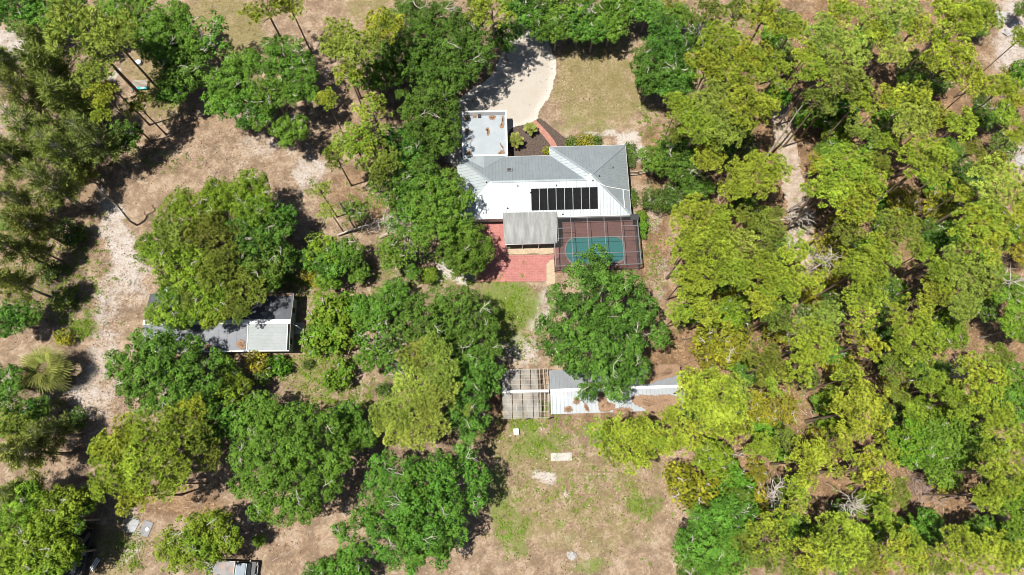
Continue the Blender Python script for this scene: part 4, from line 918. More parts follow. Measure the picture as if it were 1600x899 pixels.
# ---- the upper left
for a in (
 ('oak',30,15,42),('oak',105,18,40),('oak',205,22,46),('oak',262,55,46),('oakd',288,100,40),('oaks',318,60,36),('oak',270,140,26,5),
 ('pinel',128,52,56,15),('pinel',178,62,42,15),('pinel',150,112,30,13.5),('pine',160,148,26,12.5),('pine',158,178,18,11.5),
 ('cas',80,115,52),('cas',30,150,50),('cas',110,165,54),('cas',50,205,52),('cas',140,215,46),('cas',95,235,50),('cas',15,245,48),('cas',70,285,46),('cas',20,310,44),
 ('cas',45,350,38),('cas',12,385,34),('cas',20,440,36),('cas',60,70,36),('cas',10,100,36),
 ('oakd',195,215,26,5),('pined',215,165,26,8),('shrub',110,365,22),('shrub',75,425,18),('oakd',40,490,24,4),('shrub',98,470,15),('yel',100,527,12,1.2),
 ('oak',370,120,40),('oak',395,165,34),('oak',350,160,26),('oak',445,95,38,8),('oak',470,135,30,8),('oak',425,145,28),('oak',453,205,26,5.5),('oaks',410,185,20),
 ('pines',412,8,38,12),('pine',452,8,26,11),('pinel',528,62,34,14),('pinel',560,80,36,14),('pine',600,45,36,13),('pine',545,115,26,12.5),('pine',510,155,19,11),('pines',585,180,34,11),('oak',585,120,26,6),
 ('pine',555,225,38,11),('pined',525,245,26,9),('pined',590,255,38,9),('pined',575,215,22,10),('oakd',625,230,34,6.5),('oaks',615,275,28,7),('oakd',650,280,32,6),('oakd',635,320,24,5),('oaks',600,300,24,6),
 ('pines',500,298,20,9),('pines',515,330,18,8),('oaks',555,330,20,5),('oak',612,395,22,5),('oaks',640,385,30,6),('oaks',625,350,26,6),('oak',645,425,12,3),('lime',672,430,11),
 ('pines',770,20,34,13),('pined',745,15,26,11),('oak',820,12,34,5.2),('oakd',850,32,30,5.2),('oak',880,10,36,5.2),('oakd',905,35,30,5.2),('oak',935,15,36,5.2),('oak',955,38,24,5.2),('oak',975,5,30,5.2),('oakd',790,55,24,6),('oak',870,45,20,5.2),('oak',928,48,20,5.2),
 ('pined',265,370,38,8),('oakb',300,330,38,7),('oakb',350,315,36,7),('oakb',390,305,34,7),('oakb',250,385,30,6),('pined',330,370,44,8),('oakb',290,415,40,7),('pined',350,420,42,8),('oakb',330,462,36,7),('oakd',405,360,40,7),
 ('oakd',435,345,26,6),('oakd',410,410,40,6),('pined',385,455,36,7),('oakd',440,400,22,5),('oakb',265,455,18,6),('pined',305,475,26,7),('pined',360,480,28,7),('oakb',242,492,16,6),('oakb',268,488,24,7),('oakb',300,492,18,6.5),('oakb',332,487,24,7),('pined',372,486,22,7.5),('oakb',285,505,12,5.5),('oakb',400,330,22,8),
 ('oakb',505,388,25,4.5),('oak',522,405,26,4.5),('oak',490,405,20,4),('oakb',515,432,20,3.5),('yel',490,432,16,2.4),('oakd',545,395,22,4.5),('oak',560,425,16,3),
 ('lime',520,505,38,2.6),('lime',545,488,28,2.4),('lime',505,530,28,2.4),('lime',530,585,22,2.2),('oak',575,490,26,4.5),('oak',600,475,24,4.5),('oaks',590,530,30,5),('oak',575,560,20,4),('oak',620,455,18,4),('oaks',620,570,28,5),
 ('pinel',655,560,34,10),('pinel',680,545,26,10.5),('pinel',690,580,32,10.5),('pinel',650,600,38,10),('pinel',680,625,36,10),('pinel',635,640,36,9.5),('pinel',665,665,38,9.5),('pinel',625,675,28,9),('pinel',700,600,24,9.5),('pinel',605,640,26,8),('pinel',600,665,20,8),('pinel',730,640,12,8),
 ):
    T(*a)
# ---- the lower left
for a in (
 ('oakd',8,600,28,6),('oakd',30,655,30,5),('oakd',60,640,18,4),('oakd',15,500,26,5),('pined',20,660,34,7),('oakd',20,340,20,5),('cas',125,268,26,5),('cas',60,390,24,5),('pined',85,312,18,5),('cas',40,705,46,8),('cas',75,675,36,6),('pines',45,675,22,6),('cas',35,770,40,6),('shrub',120,655,16),('yel',30,680,18),('yel',40,600,14),
 ('pine',190,690,42,11),('pine',235,680,44,11.5),('pine',180,735,44,11),('pine',225,730,46,11.5),('pine',270,715,38,11),('pine',215,775,34,10.5),('pine',265,755,28,10),('pine',160,765,20,10),('pine',275,665,32,10),('pine',300,640,26,9),('pined',305,690,36,9),('pined',330,710,28,8),('oak',345,660,34,6),('pine',160,700,24,10.5),
 ('oakb',350,625,26,6),('oakb',370,610,22,5),('lime',360,580,18,3),('lime',432,572,18,1),('yel',402,563,15,2),('shrub',412,590,12,1.4),
 ('oakb',30,805,46,7),('oakb',75,830,48,7),('oakb',25,860,46,7),('oakb',95,790,32,6.5),('oakb',70,875,36,6.5),('oakb',30,885,36,6),('oakb',130,785,20,5),('oakb',110,865,24,5),('oak',110,815,24,6),('yel',12,870,20,5),
 ('oak',410,640,26,6),('oak',535,895,36,4),('oakd',500,900,22,3),('oak',405,845,9,1.5),('oak',555,680,26,6),('oak',545,650,20,5),('shrub',480,570,8,.8),('shrub',600,610,12,1),
 ):
    T(*a)
# ---- the pine wood on the right
RIGHT = (
 ('oak',1012,16,22,5),('oakd',1045,65,36,7),('oakd',1022,105,34,6.5),('oakd',1050,130,30,6),('yel',1048,10,22,4),('oak',1060,25,20,5),('oakd',1015,130,20,5),
 ('pine',1128,70,42,13),('pine',1170,85,34,13),('pine',1105,105,36,13),('pine',1150,120,40,13),('pine',1195,25,36,13),('pined',1150,22,30,12),('pine',1240,45,26,13),('pine',1105,20,28,11),
 ('pine',1165,170,44,14),('pine',1115,165,36,13),('pine',1090,200,36,12.5),('pine',1135,205,36,13),('pine',1060,165,26,11),('pine',1215,115,34,13),('pine',1200,165,22,12),('pined',1055,205,26,10),
 ('pine',1290,60,34,14),('pine',1325,80,38,14.5),('pine',1260,85,26,13),('pine',1275,115,30,13),('pine',1320,130,36,14),('pined',1280,160,30,12),('pine',1345,155,30,13),
 ('pine',1400,18,34,15),('pine',1430,45,28,15),('pine',1395,85,28,14),('pine',1355,30,30,14),('pine',1370,50,24,14),('pine',1490,30,48,16),('pine',1540,25,28,15),('pine',1485,95,46,15),('pine',1445,100,18,13),('pine',1425,155,32,14),('pine',1385,155,24,13),('pine',1565,140,28,15),('pine',1595,60,22,14),('pine',1525,130,26,14),('pine',1310,20,28,13),
 ('pine',1427,195,38,15),('pine',1460,185,26,14),('pine',1500,195,28,15),('pined',1345,205,28,13),('pine',1445,255,48,16),('pine',1315,265,46,13.5),('pine',1290,300,38,13),('pine',1350,290,36,13.5),('pine',1335,325,36,13),('pine',1557,290,44,16),('pine',1520,235,24,14),('pine',1590,210,24,14),('pine',1385,225,20,13),('pined',1370,260,26,12),('yel',1410,315,26,4),('yel',1465,325,24,4),('pine',1500,300,22,12),('pine',1595,330,24,13),
 ('pine',1530,365,54,17),('pine',1403,365,42,15),('pine',1375,390,34,14),('pine',1345,420,44,14.5),('pine',1350,455,32,13),('pine',1510,420,42,15),('pine',1475,425,32,14.5),('pine',1540,440,30,14),('pine',1460,455,28,13.5),('pine',1500,470,32,13.5),('pine',1345,492,32,12),('pine',1420,490,36,13.5),('oakb',1580,460,26,8),('pined',1330,360,30,11),('pine',1440,395,20,12),('oakb',1590,510,24,7),
 ('pine',1350,535,34,13),('pine',1430,535,44,14),('oakb',1475,515,32,8),('pine',1345,640,54,14.5),('pine',1325,590,28,11.5),('pine',1405,575,32,12),('pine',1530,590,46,14.5),('pine',1500,625,32,13),('pine',1560,560,26,12),('pine',1460,605,30,11),('oakb',1445,655,30,7),('oak',1585,600,30,8),('oak',1580,640,30,8),('pine',1555,655,34,12),('oakb',1490,660,26,7),('pine',1400,615,22,10),
 ('oakb',1425,695,34,8),('oak',1470,690,34,8),('oak',1510,700,30,8),('pine',1560,735,50,14.5),('pine',1540,775,28,12),('pines',1340,735,40,10),('pines',1375,710,28,9),('oakb',1595,795,36,9),('oak',1470,730,28,6.5),('yel',1480,755,20,2.5),('pine',1590,690,26,12),('pine',1400,770,26,9),('pines',1380,760,22,9),
 ('pine',1266,720,40,12),('pine',1250,760,26,11),('pine',1300,690,28,11),('pine',1310,845,50,13),('pine',1270,870,36,12),('pine',1345,870,34,12.5),('pines',1200,840,36,10),('pines',1235,800,28,10),('pined',1190,870,28,9),('pine',1410,860,42,13),('oak',1450,825,26,6.5),('pine',1500,860,44,13),('pine',1560,860,40,13),('pine',1455,885,30,12),('oak',1595,850,30,8),('oak',1530,830,22,6),('pined',1240,880,30,10),('pine',1380,805,20,9),
 ('oak',1105,840,46,7.5),('oak',1145,815,36,7),('oakd',1090,880,34,7),('oak',1135,870,38,7),('lime',1140,760,30,4),('lime',1130,730,22,3.5),('yel',1080,760,40,4.5),('yel',1062,745,24,3.5),('oakb',1110,715,30,6),('oak',1155,790,22,6),('pined',1165,850,22,8),
 ('pine',985,690,52,9.5),('pine',945,680,28,9),('pine',1048,652,20,8),('pine',1020,690,32,9.5),('pine',1110,625,58,13.5),('pine',1095,670,36,12),('pine',1140,660,34,12.5),('pine',1080,600,28,11.5),('pine',1060,690,28,10),('pine',1150,610,26,12.5),
 ('oak',1030,248,26,5),('oakd',1060,235,28,6),('pine',1105,248,30,11),('pine',1175,275,46,12),('pine',1210,265,28,11.5),('pine',1145,295,24,11),('oakd',1065,265,22,5),('shrub',1028,313,22,1.8),('shrub',1062,305,22,1.8),('shrub',1045,310,18,1.8),('oakd',1090,290,22,5),
 ('pine',1085,345,44,12.5),('pine',1125,350,36,12.5),('pine',1075,390,34,12),('pine',1115,390,44,13),('pine',1150,385,32,12.5),('pine',1095,430,36,12),('pine',1145,425,36,12.5),('pine',1070,435,24,10),('pine',1190,385,34,11),('pine',1190,425,38,12),('pines',1250,420,42,12),('pine',1220,450,34,11.5),('pines',1245,385,24,11),('pined',1205,345,28,8),('pined',1165,340,22,9),
 ('pine',1085,465,26,9),('pine',1060,490,22,8),('pine',1105,490,26,9),('lime',1128,495,20,5),('yel',1125,530,40,5),('yel',1110,555,26,4),('yel',1150,545,24,4.5),('pine',1185,470,32,10.5),('pine',1215,490,30,10.5),('pine',1265,535,44,12.5),('pine',1250,570,32,12),('pine',1195,570,38,11),('pine',1215,595,28,10.5),('yel',1215,515,24,4),('pine',1290,500,30,11.5),('yel',1300,385,30,4.5),('yel',1295,430,24,4),('yel',1220,640,26,3),('yel',1185,645,22,3),('pine',1230,690,24,9),('pine',1190,700,28,9),('yel',1180,740,20,3),
)
rv = random.Random(12)
for a in RIGHT:
    q = rv.random()
    if a[0] == 'pine' and a[3] < 45: a = ('pinel' if q < .16 else 'pined' if q < .26 else 'pines' if q < .36 else 'pine',) + a[1:]
    T(*a)
# smaller growth filling the wood between the pines, kept out of its clearings
GAPS = [(1218,215,26,52),(1243,310,26,62),(1262,370,20,30),(1240,640,40,30),(1330,715,36,20),(1500,775,52,44),(1530,540,40,20),(1320,525,16,16),(1440,765,26,26),(1375,735,20,20),(1570,60,26,40),(1597,240,10,50),(1100,700,40,12),
        (1030,400,24,60),(1040,560,50,36),(1010,270,22,40),(1050,480,20,20),(1285,720,10,10),(1525,100,16,20),(1380,285,12,12),(1300,770,18,14),(1250,355,20,20)]
rg = random.Random(4); k = 0; tries = 0
while k < 135 and tries < 14000:
    tries += 1; x = rg.uniform(1070,1598); y = rg.uniform(6,890); r = rg.uniform(13,24)
    if x < 1150 and y > 690: continue
    if any(((x-g[0])/(g[2]+r*.6))**2+((y-g[1])/(g[3]+r*.6))**2 < 1 for g in GAPS): continue
    if any(math.hypot(x-t[2],y-t[3]) < .44*(t[4]+r) for t in THINGS): continue
    T(rg.choice(['shrub','yel','oakd','shrub','oak','oakb','lime']), x, y, r, rg.uniform(2.0,4.5)); k += 1
print('fill', k, 'trees', len(THINGS))

# ------------------------------------------------------------------ palms
def fan_frond(rng):
    V, Fc, tn = [], [], []; n = 17; L_ = 1.25
    def strip(a, b, w_, c=None):
        d = Vector(b)-Vector(a); r = d.cross(Vector((0,0,1))).normalized()*w_/2; o = len(V)
        V.extend([tuple(Vector(a)-r), tuple(Vector(a)+r), tuple(Vector(b)+r*.25), tuple(Vector(b)-r*.25)]); Fc.append((o,o+1,o+2,o+3)); tn.extend([.3,.3,.9,.9])
    strip((0,0,0),(L_*.55,0,.28),.05); strip((L_*.55,0,.28),(L_,0,.22),.05)
    for i in range(n):
        t = -1+2*i/(n-1); a = t*1.9; l_ = (1.05-.35*abs(t))*1.15
        s = (L_*(.8+.2*(1-abs(t))),0,.24); m_ = (s[0]+math.cos(a)*l_*.6, math.sin(a)*l_*.6, .26-.08*abs(t)); e = (s[0]+math.cos(a)*l_, math.sin(a)*l_, .02-.35*abs(t)**1.5)
        strip(s,m_,.13); strip(m_,e,.10)
    return np_mesh("frond", np.array(V), np.array(Fc), M['palm'], np.array(tn))
def feather_frond(L_, w_, droop):
    V, Fc, tn = [], [], []; n = 22; c = lambda t: Vector((L_*t*(1-.12*t), 0, L_*(.42*t-droop*t*t)))
    def quad(p, d, l_, wd):
        r = Vector((1,0,0))*wd/2; o = len(V); V.extend([tuple(p-r), tuple(p+r), tuple(p+d*l_+r*.2), tuple(p+d*l_-r*.2)]); Fc.append((o,o+1,o+2,o+3)); tn.extend([.35,.35,.95,.95])
    for i in range(6):
        a, b = c(i/6), c((i+1)/6); o = len(V); r = Vector((0,.025,0)); V.extend([tuple(a-r),tuple(a+r),tuple(b+r),tuple(b-r)]); Fc.append((o,o+1,o+2,o+3)); tn.extend([.8]*4)
    for i in range(n):
        t = .15+.85*i/n; l_ = w_*math.sin(math.pi*min(1,.15+.85*t))**.6
        for s_ in (-1,1): quad(c(t), Vector((.55,s_,-.15)).normalized(), l_, .07)
    return np_mesh("frond", np.array(V), np.array(Fc), M['palm'], np.array(tn))
def palm(name, label, px, py, z, fm, n, sc, tr, seed, spread=(-.35,.9)):
    X, Y = P(px, py, z); o = empty(name, (X,Y,0)); tag(o, label, "palm"); r = random.Random(seed)
    MB().tube([(0,0,0),(.05,0,z*.5),(0,0,z+.1)], [tr*1.3,tr,tr*.9], 8).build("trunk", M['bark_oak'], o, smooth=True)
    for i in range(n):
        t = i/n; el = spread[0]+(spread[1]-spread[0])*t
        link("frond", fm, o, (0,0,z), (r.uniform(-.25,.25), -el, i*2.399+r.uniform(-.2,.2)), (sc*r.uniform(.85,1.1),)*3)
palm("fan_palm","broad fan palm with splayed yellow-green fronds beside the sandy track on the left",75,578,3.4,fan_frond(RNG),32,1.42,.2,1)
ff = feather_frond(1.5,.42,.42)
palm("feather_palm","small feathery palm in the mulch beside the brick path",829,202,1.0,ff,16,.85,.1,2,(-.1,1.0))
palm("feather_palm","small feathery palm in the mulch next to the carport edge",805,221,1.2,ff,17,.98,.11,3,(-.1,1.0))
# ------------------------------------------------------------------ low hedge plants round the house
def bush(px, py, rpx, kind, label, z=.7, name="round_bush"):
    o = T(kind, px, py, rpx, z); o.name = name; o["label"] = label; o["category"] = "bush"; THINGS.pop()
bush(854,236,6,'yel',"single small yellow-green bush in the mulch near the house front")
for i, (x, y, k_, l) in enumerate(((893,224,'shrub',"low reddish-green bush along the front wall, first right of the brick path"),(907,221,'yel',"yellowish low bush along the front wall, second right of the brick path"),(921,221,'yel',"yellow-green low bush along the front wall, third right of the brick path"),(932,220,'shrub',"last low bush right of the brick path along the front wall"))): bush(x,y,9,k_,l)
for x, y, l in ((984.5,230,"clipped bush hugging the house's right wall, topmost"),(985,242,"clipped bush hugging the house's right wall, second from top"),(985,254,"clipped bush hugging the house's right wall, just above the rail fence"),(989,304,"clipped bush at the right wall just below the rail fence"),(990,315,"clipped bush at the right wall above the cage corner"),(1002,338,"low dark bush right of the cage's top corner"),(1003,352,"low dark bush at the right of the cage, second from its top corner"),(1004,364,"low dark bush at the right of the cage, lowest")): bush(x,y,8,'lime' if y > 320 else 'shrub',l,.8)

# ------------------------------------------------------------------ fences
def rail_fence(pts, label):
    w_ = [P(a,b,.5) for a,b in pts]; o = empty("rail_fence", w_[0]+(0,)); tag(o, label, "fence"); c0 = Vector(w_[0]+(0,))
    for i,p in enumerate(w_): MB().box((p[0]-c0.x,p[1]-c0.y,.6),(.16,.16,1.2)).build("post", M['wood_brown'], o)
    for i in range(len(w_)-1):
        a, b = Vector(w_[i]+(0,))-c0, Vector(w_[i+1]+(0,))-c0
        for j,z in enumerate((.35,.7,1.05)):
            d = Vector((0,(-.09,.09,0)[j],z)); MB().beam(a+d,b+d,.09,.12).build("rail", M['wood_grey'], o)
rail_fence([(984,272),(997,271),(1011,267.5),(1024,267),(1038,266),(1054,264.5)], "weathered split-rail fence running right from the house wall")
# ------------------------------------------------------------------ dead wood
def dead_tree(name, label, cat, base, tip, rad, nb, seed, zt, zb=.2, bl=1.6, mat='bark_grey'):
    r = np.random.RandomState(seed); a = np.array(P(base[0],base[1],zb)+(zb,)); b = np.array(P(tip[0],tip[1],zt)+(zt,)); o = empty(name,(a[0],a[1],0)); tag(o,label,cat)
    a0 = np.array([0,0,zb]); b0 = b-np.array([a[0],a[1],0]); pth = limb_path(a0,b0,r,6,.03)
    MB().tube(pth,[rad*(1-.75*i/6) for i in range(7)],7).build("trunk", M[mat], o, smooth=True)
    mb = MB(); d = (b0-a0)/np.linalg.norm(b0-a0)
    for i in range(nb):
        t = r.uniform(.35,1); s = a0+(b0-a0)*t; e = s+unit((d*r.uniform(-.1,.9)+r.normal(0,.75,3)*np.array([1,1,.5]))[None])[0]*bl*r.uniform(.5,1.3); e[2] = max(e[2],.15)
        q = limb_path(s,e,r,4,.2); mb.tube(q,[.06,.05,.04,.03,.012],4,False)
        for j in (2,3):
            e2 = np.array(q[j])+r.normal(0,.45,3)*bl*.5; e2[2] = max(e2[2],.1); mb.tube([q[j],tuple(e2)],[.03,.01],4,False)
    mb.build("branch", M[mat], o)["kind"] = 'stuff'
    return o
dead_tree("fallen_tree","pale grey fallen tree with bleached branches left of the big round oaks","dead tree",(527,368),(632,330),.16,36,5,2.2,.25,2.0)
for a_, b_, l_, q_ in (((1278,415),(1300,402),"bleached bare branches beside the lower end of the dirt track",2.2),((1236,520),(1262,512),"pale bare tree among pines well below the dirt track",2.4),((1490,590),(1508,585),"bare forked tree in the middle of the far right pines",2.2),((1410,208),(1432,200),"thin grey bare tree among the upper right pines",2.0),((1545,455),(1585,440),"bare grey tree close to the right edge at mid height",2.4),((1310,790),(1335,788),"bare pale branches above the long pale log",2.2)):
    dead_tree("dead_tree", l_, "dead tree", a_, b_, .12, 26, int(a_[0]), 9.5, 4, q_)
dead_tree("fallen_tree","grey tangle of dead branches lying right of the fallen tree","dead tree",(592,372),(648,338),.10,44,15,3.4,.4,2.0)
dead_tree("dead_tree","bleached leafless crown reaching right from the dark oaks at the upper left","dead tree",(285,75),(325,72),.10,34,16,6.5,4.5,1.9)
dead_tree("dead_snag","bare leaning snag casting a straight shadow beside the sandy left track","dead tree",(214,352),(150,293),.17,8,6,9.5,0,1.3,'bark_oak')
dead_tree("dead_tree","bleached bare tree above the yellow pine crown at the top right of the lawn","dead tree",(1092,62),(1090,38),.12,16,7,9,6,1.9)
dead_tree("dead_tree","bleached bare branches spreading beside the dark oaks at upper left","dead tree",(300,85),(308,60),.12,26,8,6.5,3.5,2.0)
dead_tree("dead_tree","grey leafless tree standing below the twin yellow shrubs at bottom right","dead tree",(1205,800),(1212,760),.12,26,9,7,2,1.7)
dead_tree("dead_tree","grey leafless tree crossing the lower end of the dirt track","dead tree",(1215,345),(1262,335),.12,30,10,5,2,1.7)
dead_tree("leaning_trunk","dark bare leaning trunk between the patio oaks and centre lawn","dead tree",(640,450),(633,378),.15,3,11,6.5,0,.8,'bark_oak')
dead_tree("curved_trunk","dark curved leaning trunk above the fallen grey tree","dead tree",(556,358),(527,311),.14,5,12,8,0,.9,'bark_oak')
LOGS = (((1100,700),(1162,713),"grey log lying below the shed's right end",.17),((1468,782),(1528,768),"dark log crossing the lower right clearing",.17),((1292,826),(1392,824),"long pale log lying in shade near the bottom right",.15),((1190,258),(1258,160),"long grey pine trunk slanting across the dirt track's upper end",.2),
 ((1405,598),(1482,582),"weathered log with forked end among the right-hand pines",.16),((1065,530),(1088,526),"short dark log on the bare ground right of the big oak",.12),((1230,332),(1290,288),"grey trunk slanting over the dirt track's middle",.17),((1372,322),(1424,273),"dark straight trunk between pines at the upper right",.16),((1516,202),(1556,168),"dark slanting trunk near the right edge's upper end",.17),((1515,700),(1590,697),"pale log under the oaks near the right edge",.15))
for i,(a,b,l,r_) in enumerate(LOGS): dead_tree("fallen_log",l,"log",a,b,r_,7,40+i,1.5 if i not in (3,6,7,8) else 7,.3,.9,'bark_grey' if i not in (1,3,5,6,7,8) else ('bark_pine' if i not in (3,6) else 'bark_oak'))
o = empty("brush_heap",P(1440,762,.4)+(0,)); tag(o,"greyish purple heap of dead brush at the edge of the lower right clearing","brush"); r = np.random.RandomState(3); mb = MB()
for i in range(170):
    p = np.array([r.normal(0,1.1),r.normal(0,1.1),r.uniform(.05,1.1)]); d = r.normal(0,.8,3)*np.array([1,1,.35]); e = p+d; e[2] = max(.05,e[2]); mb.tube([tuple(p),tuple((p+e)/2+r.normal(0,.1,3)),tuple(e)],[.03,.025,.01],3,False)
mb.build("dead_twig", plain("purple_grey_twig",(.30,.235,.21),.9,var=.3), o)["kind"] = 'stuff'
# twigs strewn on the forest floor
mb = MB(); r = np.random.RandomState(8)
for i in range(1500):
    x, y = (r.uniform(1060,1600), r.uniform(0,899)) if r.rand() < .55 else (r.uniform(0,780), r.uniform(0,899)); 
    if 700 < x < 1000 and y < 450: continue
    if 215 < x < 475 and 440 < y < 560: continue
    X, Y = P(x,y,0); a = r.uniform(0,6.28); L_ = r.uniform(.4,2.0)
    mb.tube([(X,Y,.04),(X+math.cos(a)*L_*.5,Y+math.sin(a)*L_*.5+r.normal(0,.08),.12),(X+math.cos(a+.3)*L_,Y+math.sin(a+.3)*L_,.05)],[.03,.025,.01],3,False)
tag(mb.build("fallen_twigs", M['bark_grey']), "grey twigs strewn over the woodland floor", "twigs", kind='stuff')
# fallen leaves and bark bits lying loose everywhere on the bare ground
r = np.random.RandomState(31); n = 95000
px_ = r.uniform(-30,1630,n); py_ = r.uniform(-20,915,n)
dn = fbm(px_*.012,py_*.012,51,4); ok_ = dn > r.uniform(.30,.66,n)
ok_ &= ~((px_>700)&(px_<1006)&(py_>165)&(py_<446)); ok_ &= ~((px_>222)&(px_<470)&(py_>452)&(py_<556)); dr_ = (px_>700)&(px_<870)&(py_<170)&(r.rand(n)>.22); ok_ &= ~dr_; ok_ &= ~((px_>780)&(px_<1075)&(py_>565)&(py_<660)); ok_ &= ~((px_>715)&(px_<872)&(py_<250)&(py_>165))
px_, py_ = px_[ok_], py_[ok_]; n = len(px_)
XY = np.array([P(a,b,0) for a,b in zip(px_,py_)]); C = np.column_stack([XY, r.uniform(.02,.09,n)])
V, Fc = quads(C, unit(np.array([0,0,1.0])+r.normal(0,.45,(n,3))), r.uniform(.08,.32,n), .5, r)
def debris_mat():
    t = NT("ground_debris"); t.col(t.ramp(t.attr("tint"), [(0,(.05,.035,.025)),(.35,(.16,.10,.065)),(.7,(.33,.235,.16)),(1.0,(.50,.43,.35))])); t.b.inputs["Roughness"].default_value = .9; return t.m
tag(link("leaf_debris", np_mesh("leaf_debris", V, Fc, debris_mat(), np.repeat(np.clip(r.normal(.42,.27,n),0,1),4))), "brown and pale fallen leaves scattered over the bare ground", "leaves", kind='stuff')
# weeds: low green tufts that nobody could count
C, D, tn = [], [], []
WD = [(60,400,70,80,160),(110,470,60,50,120),(520,620,60,40,90),(560,330,40,40,60),(860,640,60,20,60),(250,250,60,20,25),(430,440,40,12,60),(1020,400,20,90,60),(800,540,40,30,60),(900,760,120,80,130),(490,560,40,60,150),(130,515,22,14,60),(800,480,40,50,110),(440,572,20,14,90),(840,690,60,30,70),(795,820,26,50,60),(1000,790,24,22,45),(610,440,60,40,120),(560,620,50,50,90),(480,440,50,18,80),(120,400,80,70,120),(1300,500,280,380,900),(60,640,60,60,60),(200,860,30,40,60),(230,390,20,40,40),(930,670,70,20,60),(500,470,30,30,60),(640,640,60,60,80),(410,800,20,20,40),(720,440,60,10,40),(820,660,40,8,40),(250,150,40,30,40),(1010,190,20,40,40)]
for x, y, rx, ry, n in WD:
    for i in range(n):
        X, Y = P(x+r.normal(0,rx*.5), y+r.normal(0,ry*.5), 0); C.append((X,Y,.04)); 
C = np.array(C); n = len(C); m = 16
off = r.normal(0,.22,(n,m,3)); off[...,2] = np.abs(off[...,2])*.5; off *= r.uniform(.5,1.5,n)[:,None,None]
LC = (C[:,None]+off).reshape(-1,3); nr = unit(np.array([0,0,1.0])+r.normal(0,.6,(n*m,3)))
V, Fc = quads(LC, nr, r.uniform(.1,.24,n*m)); tnt = np.repeat(np.clip(r.normal(.5,.25,n*m),0,1),4)
tag(link("weeds", np_mesh("weeds",V,Fc,M['lime' if 0 else 'oakb'],tnt)), "low green weeds scattered over the bare ground", "weeds", kind='stuff')
# ------------------------------------------------------------------ small things on the ground
def slab(name, label, cat, px, py, d, mat, rz=0, z=None, bev=.03):
    X, Y = P(px,py,0); h = d[2]; o = MB().box((0,0,h/2),d).build(name, mat, None, bevel=bev, loc=(X,Y,.0), rot=(0,0,rz)); return tag(o,label,cat)
cs_ = slab("concrete_slab","stained pale concrete slab lying on the back lawn","slab",877,714,(2.7,1.0,.14),M['conc'],.03)
slab("storage_tub","small white square tub on the lawn below the slatted frame","tub",806.5,675,(.66,.75,.5),M['white'],.05)
slab("white_box","small white box on the ground above the grey outbuilding","box",266,453,(1.1,.75,.5),M['white'],.1)
slab("grey_sheet","tilted plain grey sheet on the bare ground, left of the pair","panel",208,822,(1.1,1.7,.08),plain("grey_sheet_paint",(.27,.28,.29),.6),-.35)
g2 = slab("grey_sheet","darker grey sheet with a white spot, right of the pair","panel",229,826,(1.2,1.8,.1),plain("dark_grey_sheet_paint",(.19,.19,.195),.6),-.3)
MB().tube([(.15,-.05,.1),(.15,-.05,.16)],.22,10).build("white_lid", M['white'], g2)
def rocks(label, spots, seed):
    r = np.random.RandomState(seed)
    for i,(px,py,rp) in enumerate(spots):
        R = rp*mpp(px,py,0); bm = bmesh.new(); bmesh.ops.create_icosphere(bm, subdivisions=3, radius=1.0); o3 = r.uniform(0,99,3)
        for v in bm.verts:
            p = v.co; n_ = .35+1.25*float(fbm(np.array([p.x*2.1+o3[0]+p.z*1.1]),np.array([p.y*2.1+o3[1]+p.z*1.4]),seed)[0]); v.co = Vector((p.x*R*n_,p.y*R*n_*.9,max(p.z*R*.55*n_,-.05)))
        o = bm_obj(bm,"white_rock",M['rock'],None); o.location = P(px,py,0)+(.02,); tag(o,label[i],"rock")
rocks(["pale rock pile alone on the bottom lawn","large white rock in the top right corner, topmost","white rock near the top right corner, second from top","white rock at the top right beside the pine edge","white rock below the others at the upper right edge"],[(893,868,8),(1566,27,12),(1588,112,14),(1575,52,8),(1597,250,10)],5)
def fr(px,py): return P(px,py,0)
q = [fr(884,737),fr(957,738),fr(957,774),fr(886,773)]; o = empty("garden_bed",q[3]+(0,)); tag(o,"faint low rectangular timber edging on the back lawn","garden bed")
for i in range(4):
    a, b = Vector(q[i]+(.05,))-Vector(q[3]+(0,)), Vector(q[(i+1)%4]+(.05,))-Vector(q[3]+(0,)); d = (b-a)
    for s0, s1 in ((.02,.48),(.5,.98)):
        if i == 1 and s0 < .1: continue
        MB().beam(a+d*s0,a+d*s1,.14,.12 if i % 2 else .116).build("edging_board", M['wood_brown'], o)
# bench with turquoise front at upper left
X, Y = P(218,131,.5); o = empty("garden_bench",(X,Y,0),math.radians(4)); tag(o,"grey slatted bench with turquoise front under the upper left pine","bench")
for k in range(6): MB().box((0,.55-.2*k,.48),(2.3,.15,.05)).build("slat", M['wood_grey'], o)
tq = plain("turquoise_paint",(.05,.42,.40),.5,var=.15)
MB().box((0,-.72,.36),(2.3,.3,.2)).build("front_panel", tq, o); MB().box((-.6,-.72,.475),(.5,.22,.03)).build("white_stripe", M['white'], o); MB().box((.5,-.72,.475),(.5,.22,.03)).build("white_stripe", M['white'], o)
for x in (-1,1):
    for y in (-.55,.5): MB().box((x,y,.225),(.1,.1,.45)).build("leg", M['wood_brown'], o)
X, Y = P(216.5,98,.3); o = MB().tube([(0,0,0),(0,0,.35),(0,0,.5)],[.34,.4,.42],14).build("plastic_bucket", plain("pale_blue_plastic",(.55,.66,.75),.4), None, smooth=False, loc=(X,Y,0)); tag(o,"pale blue round bucket above the turquoise bench","bucket")
# flat pale boards beside the pine
X, Y = P(178,117,.2); o = empty("board_stack",(X,Y,0),math.radians(-32)); tag(o,"pale weathered boards lying left of the turquoise bench","boards")
for k in range(5): MB().box((.2*k-.4,(k%3)*.15,.04+.0*k),(.17,2.4,.05),rz=.03*k).build("board", M['bark_grey'], o)
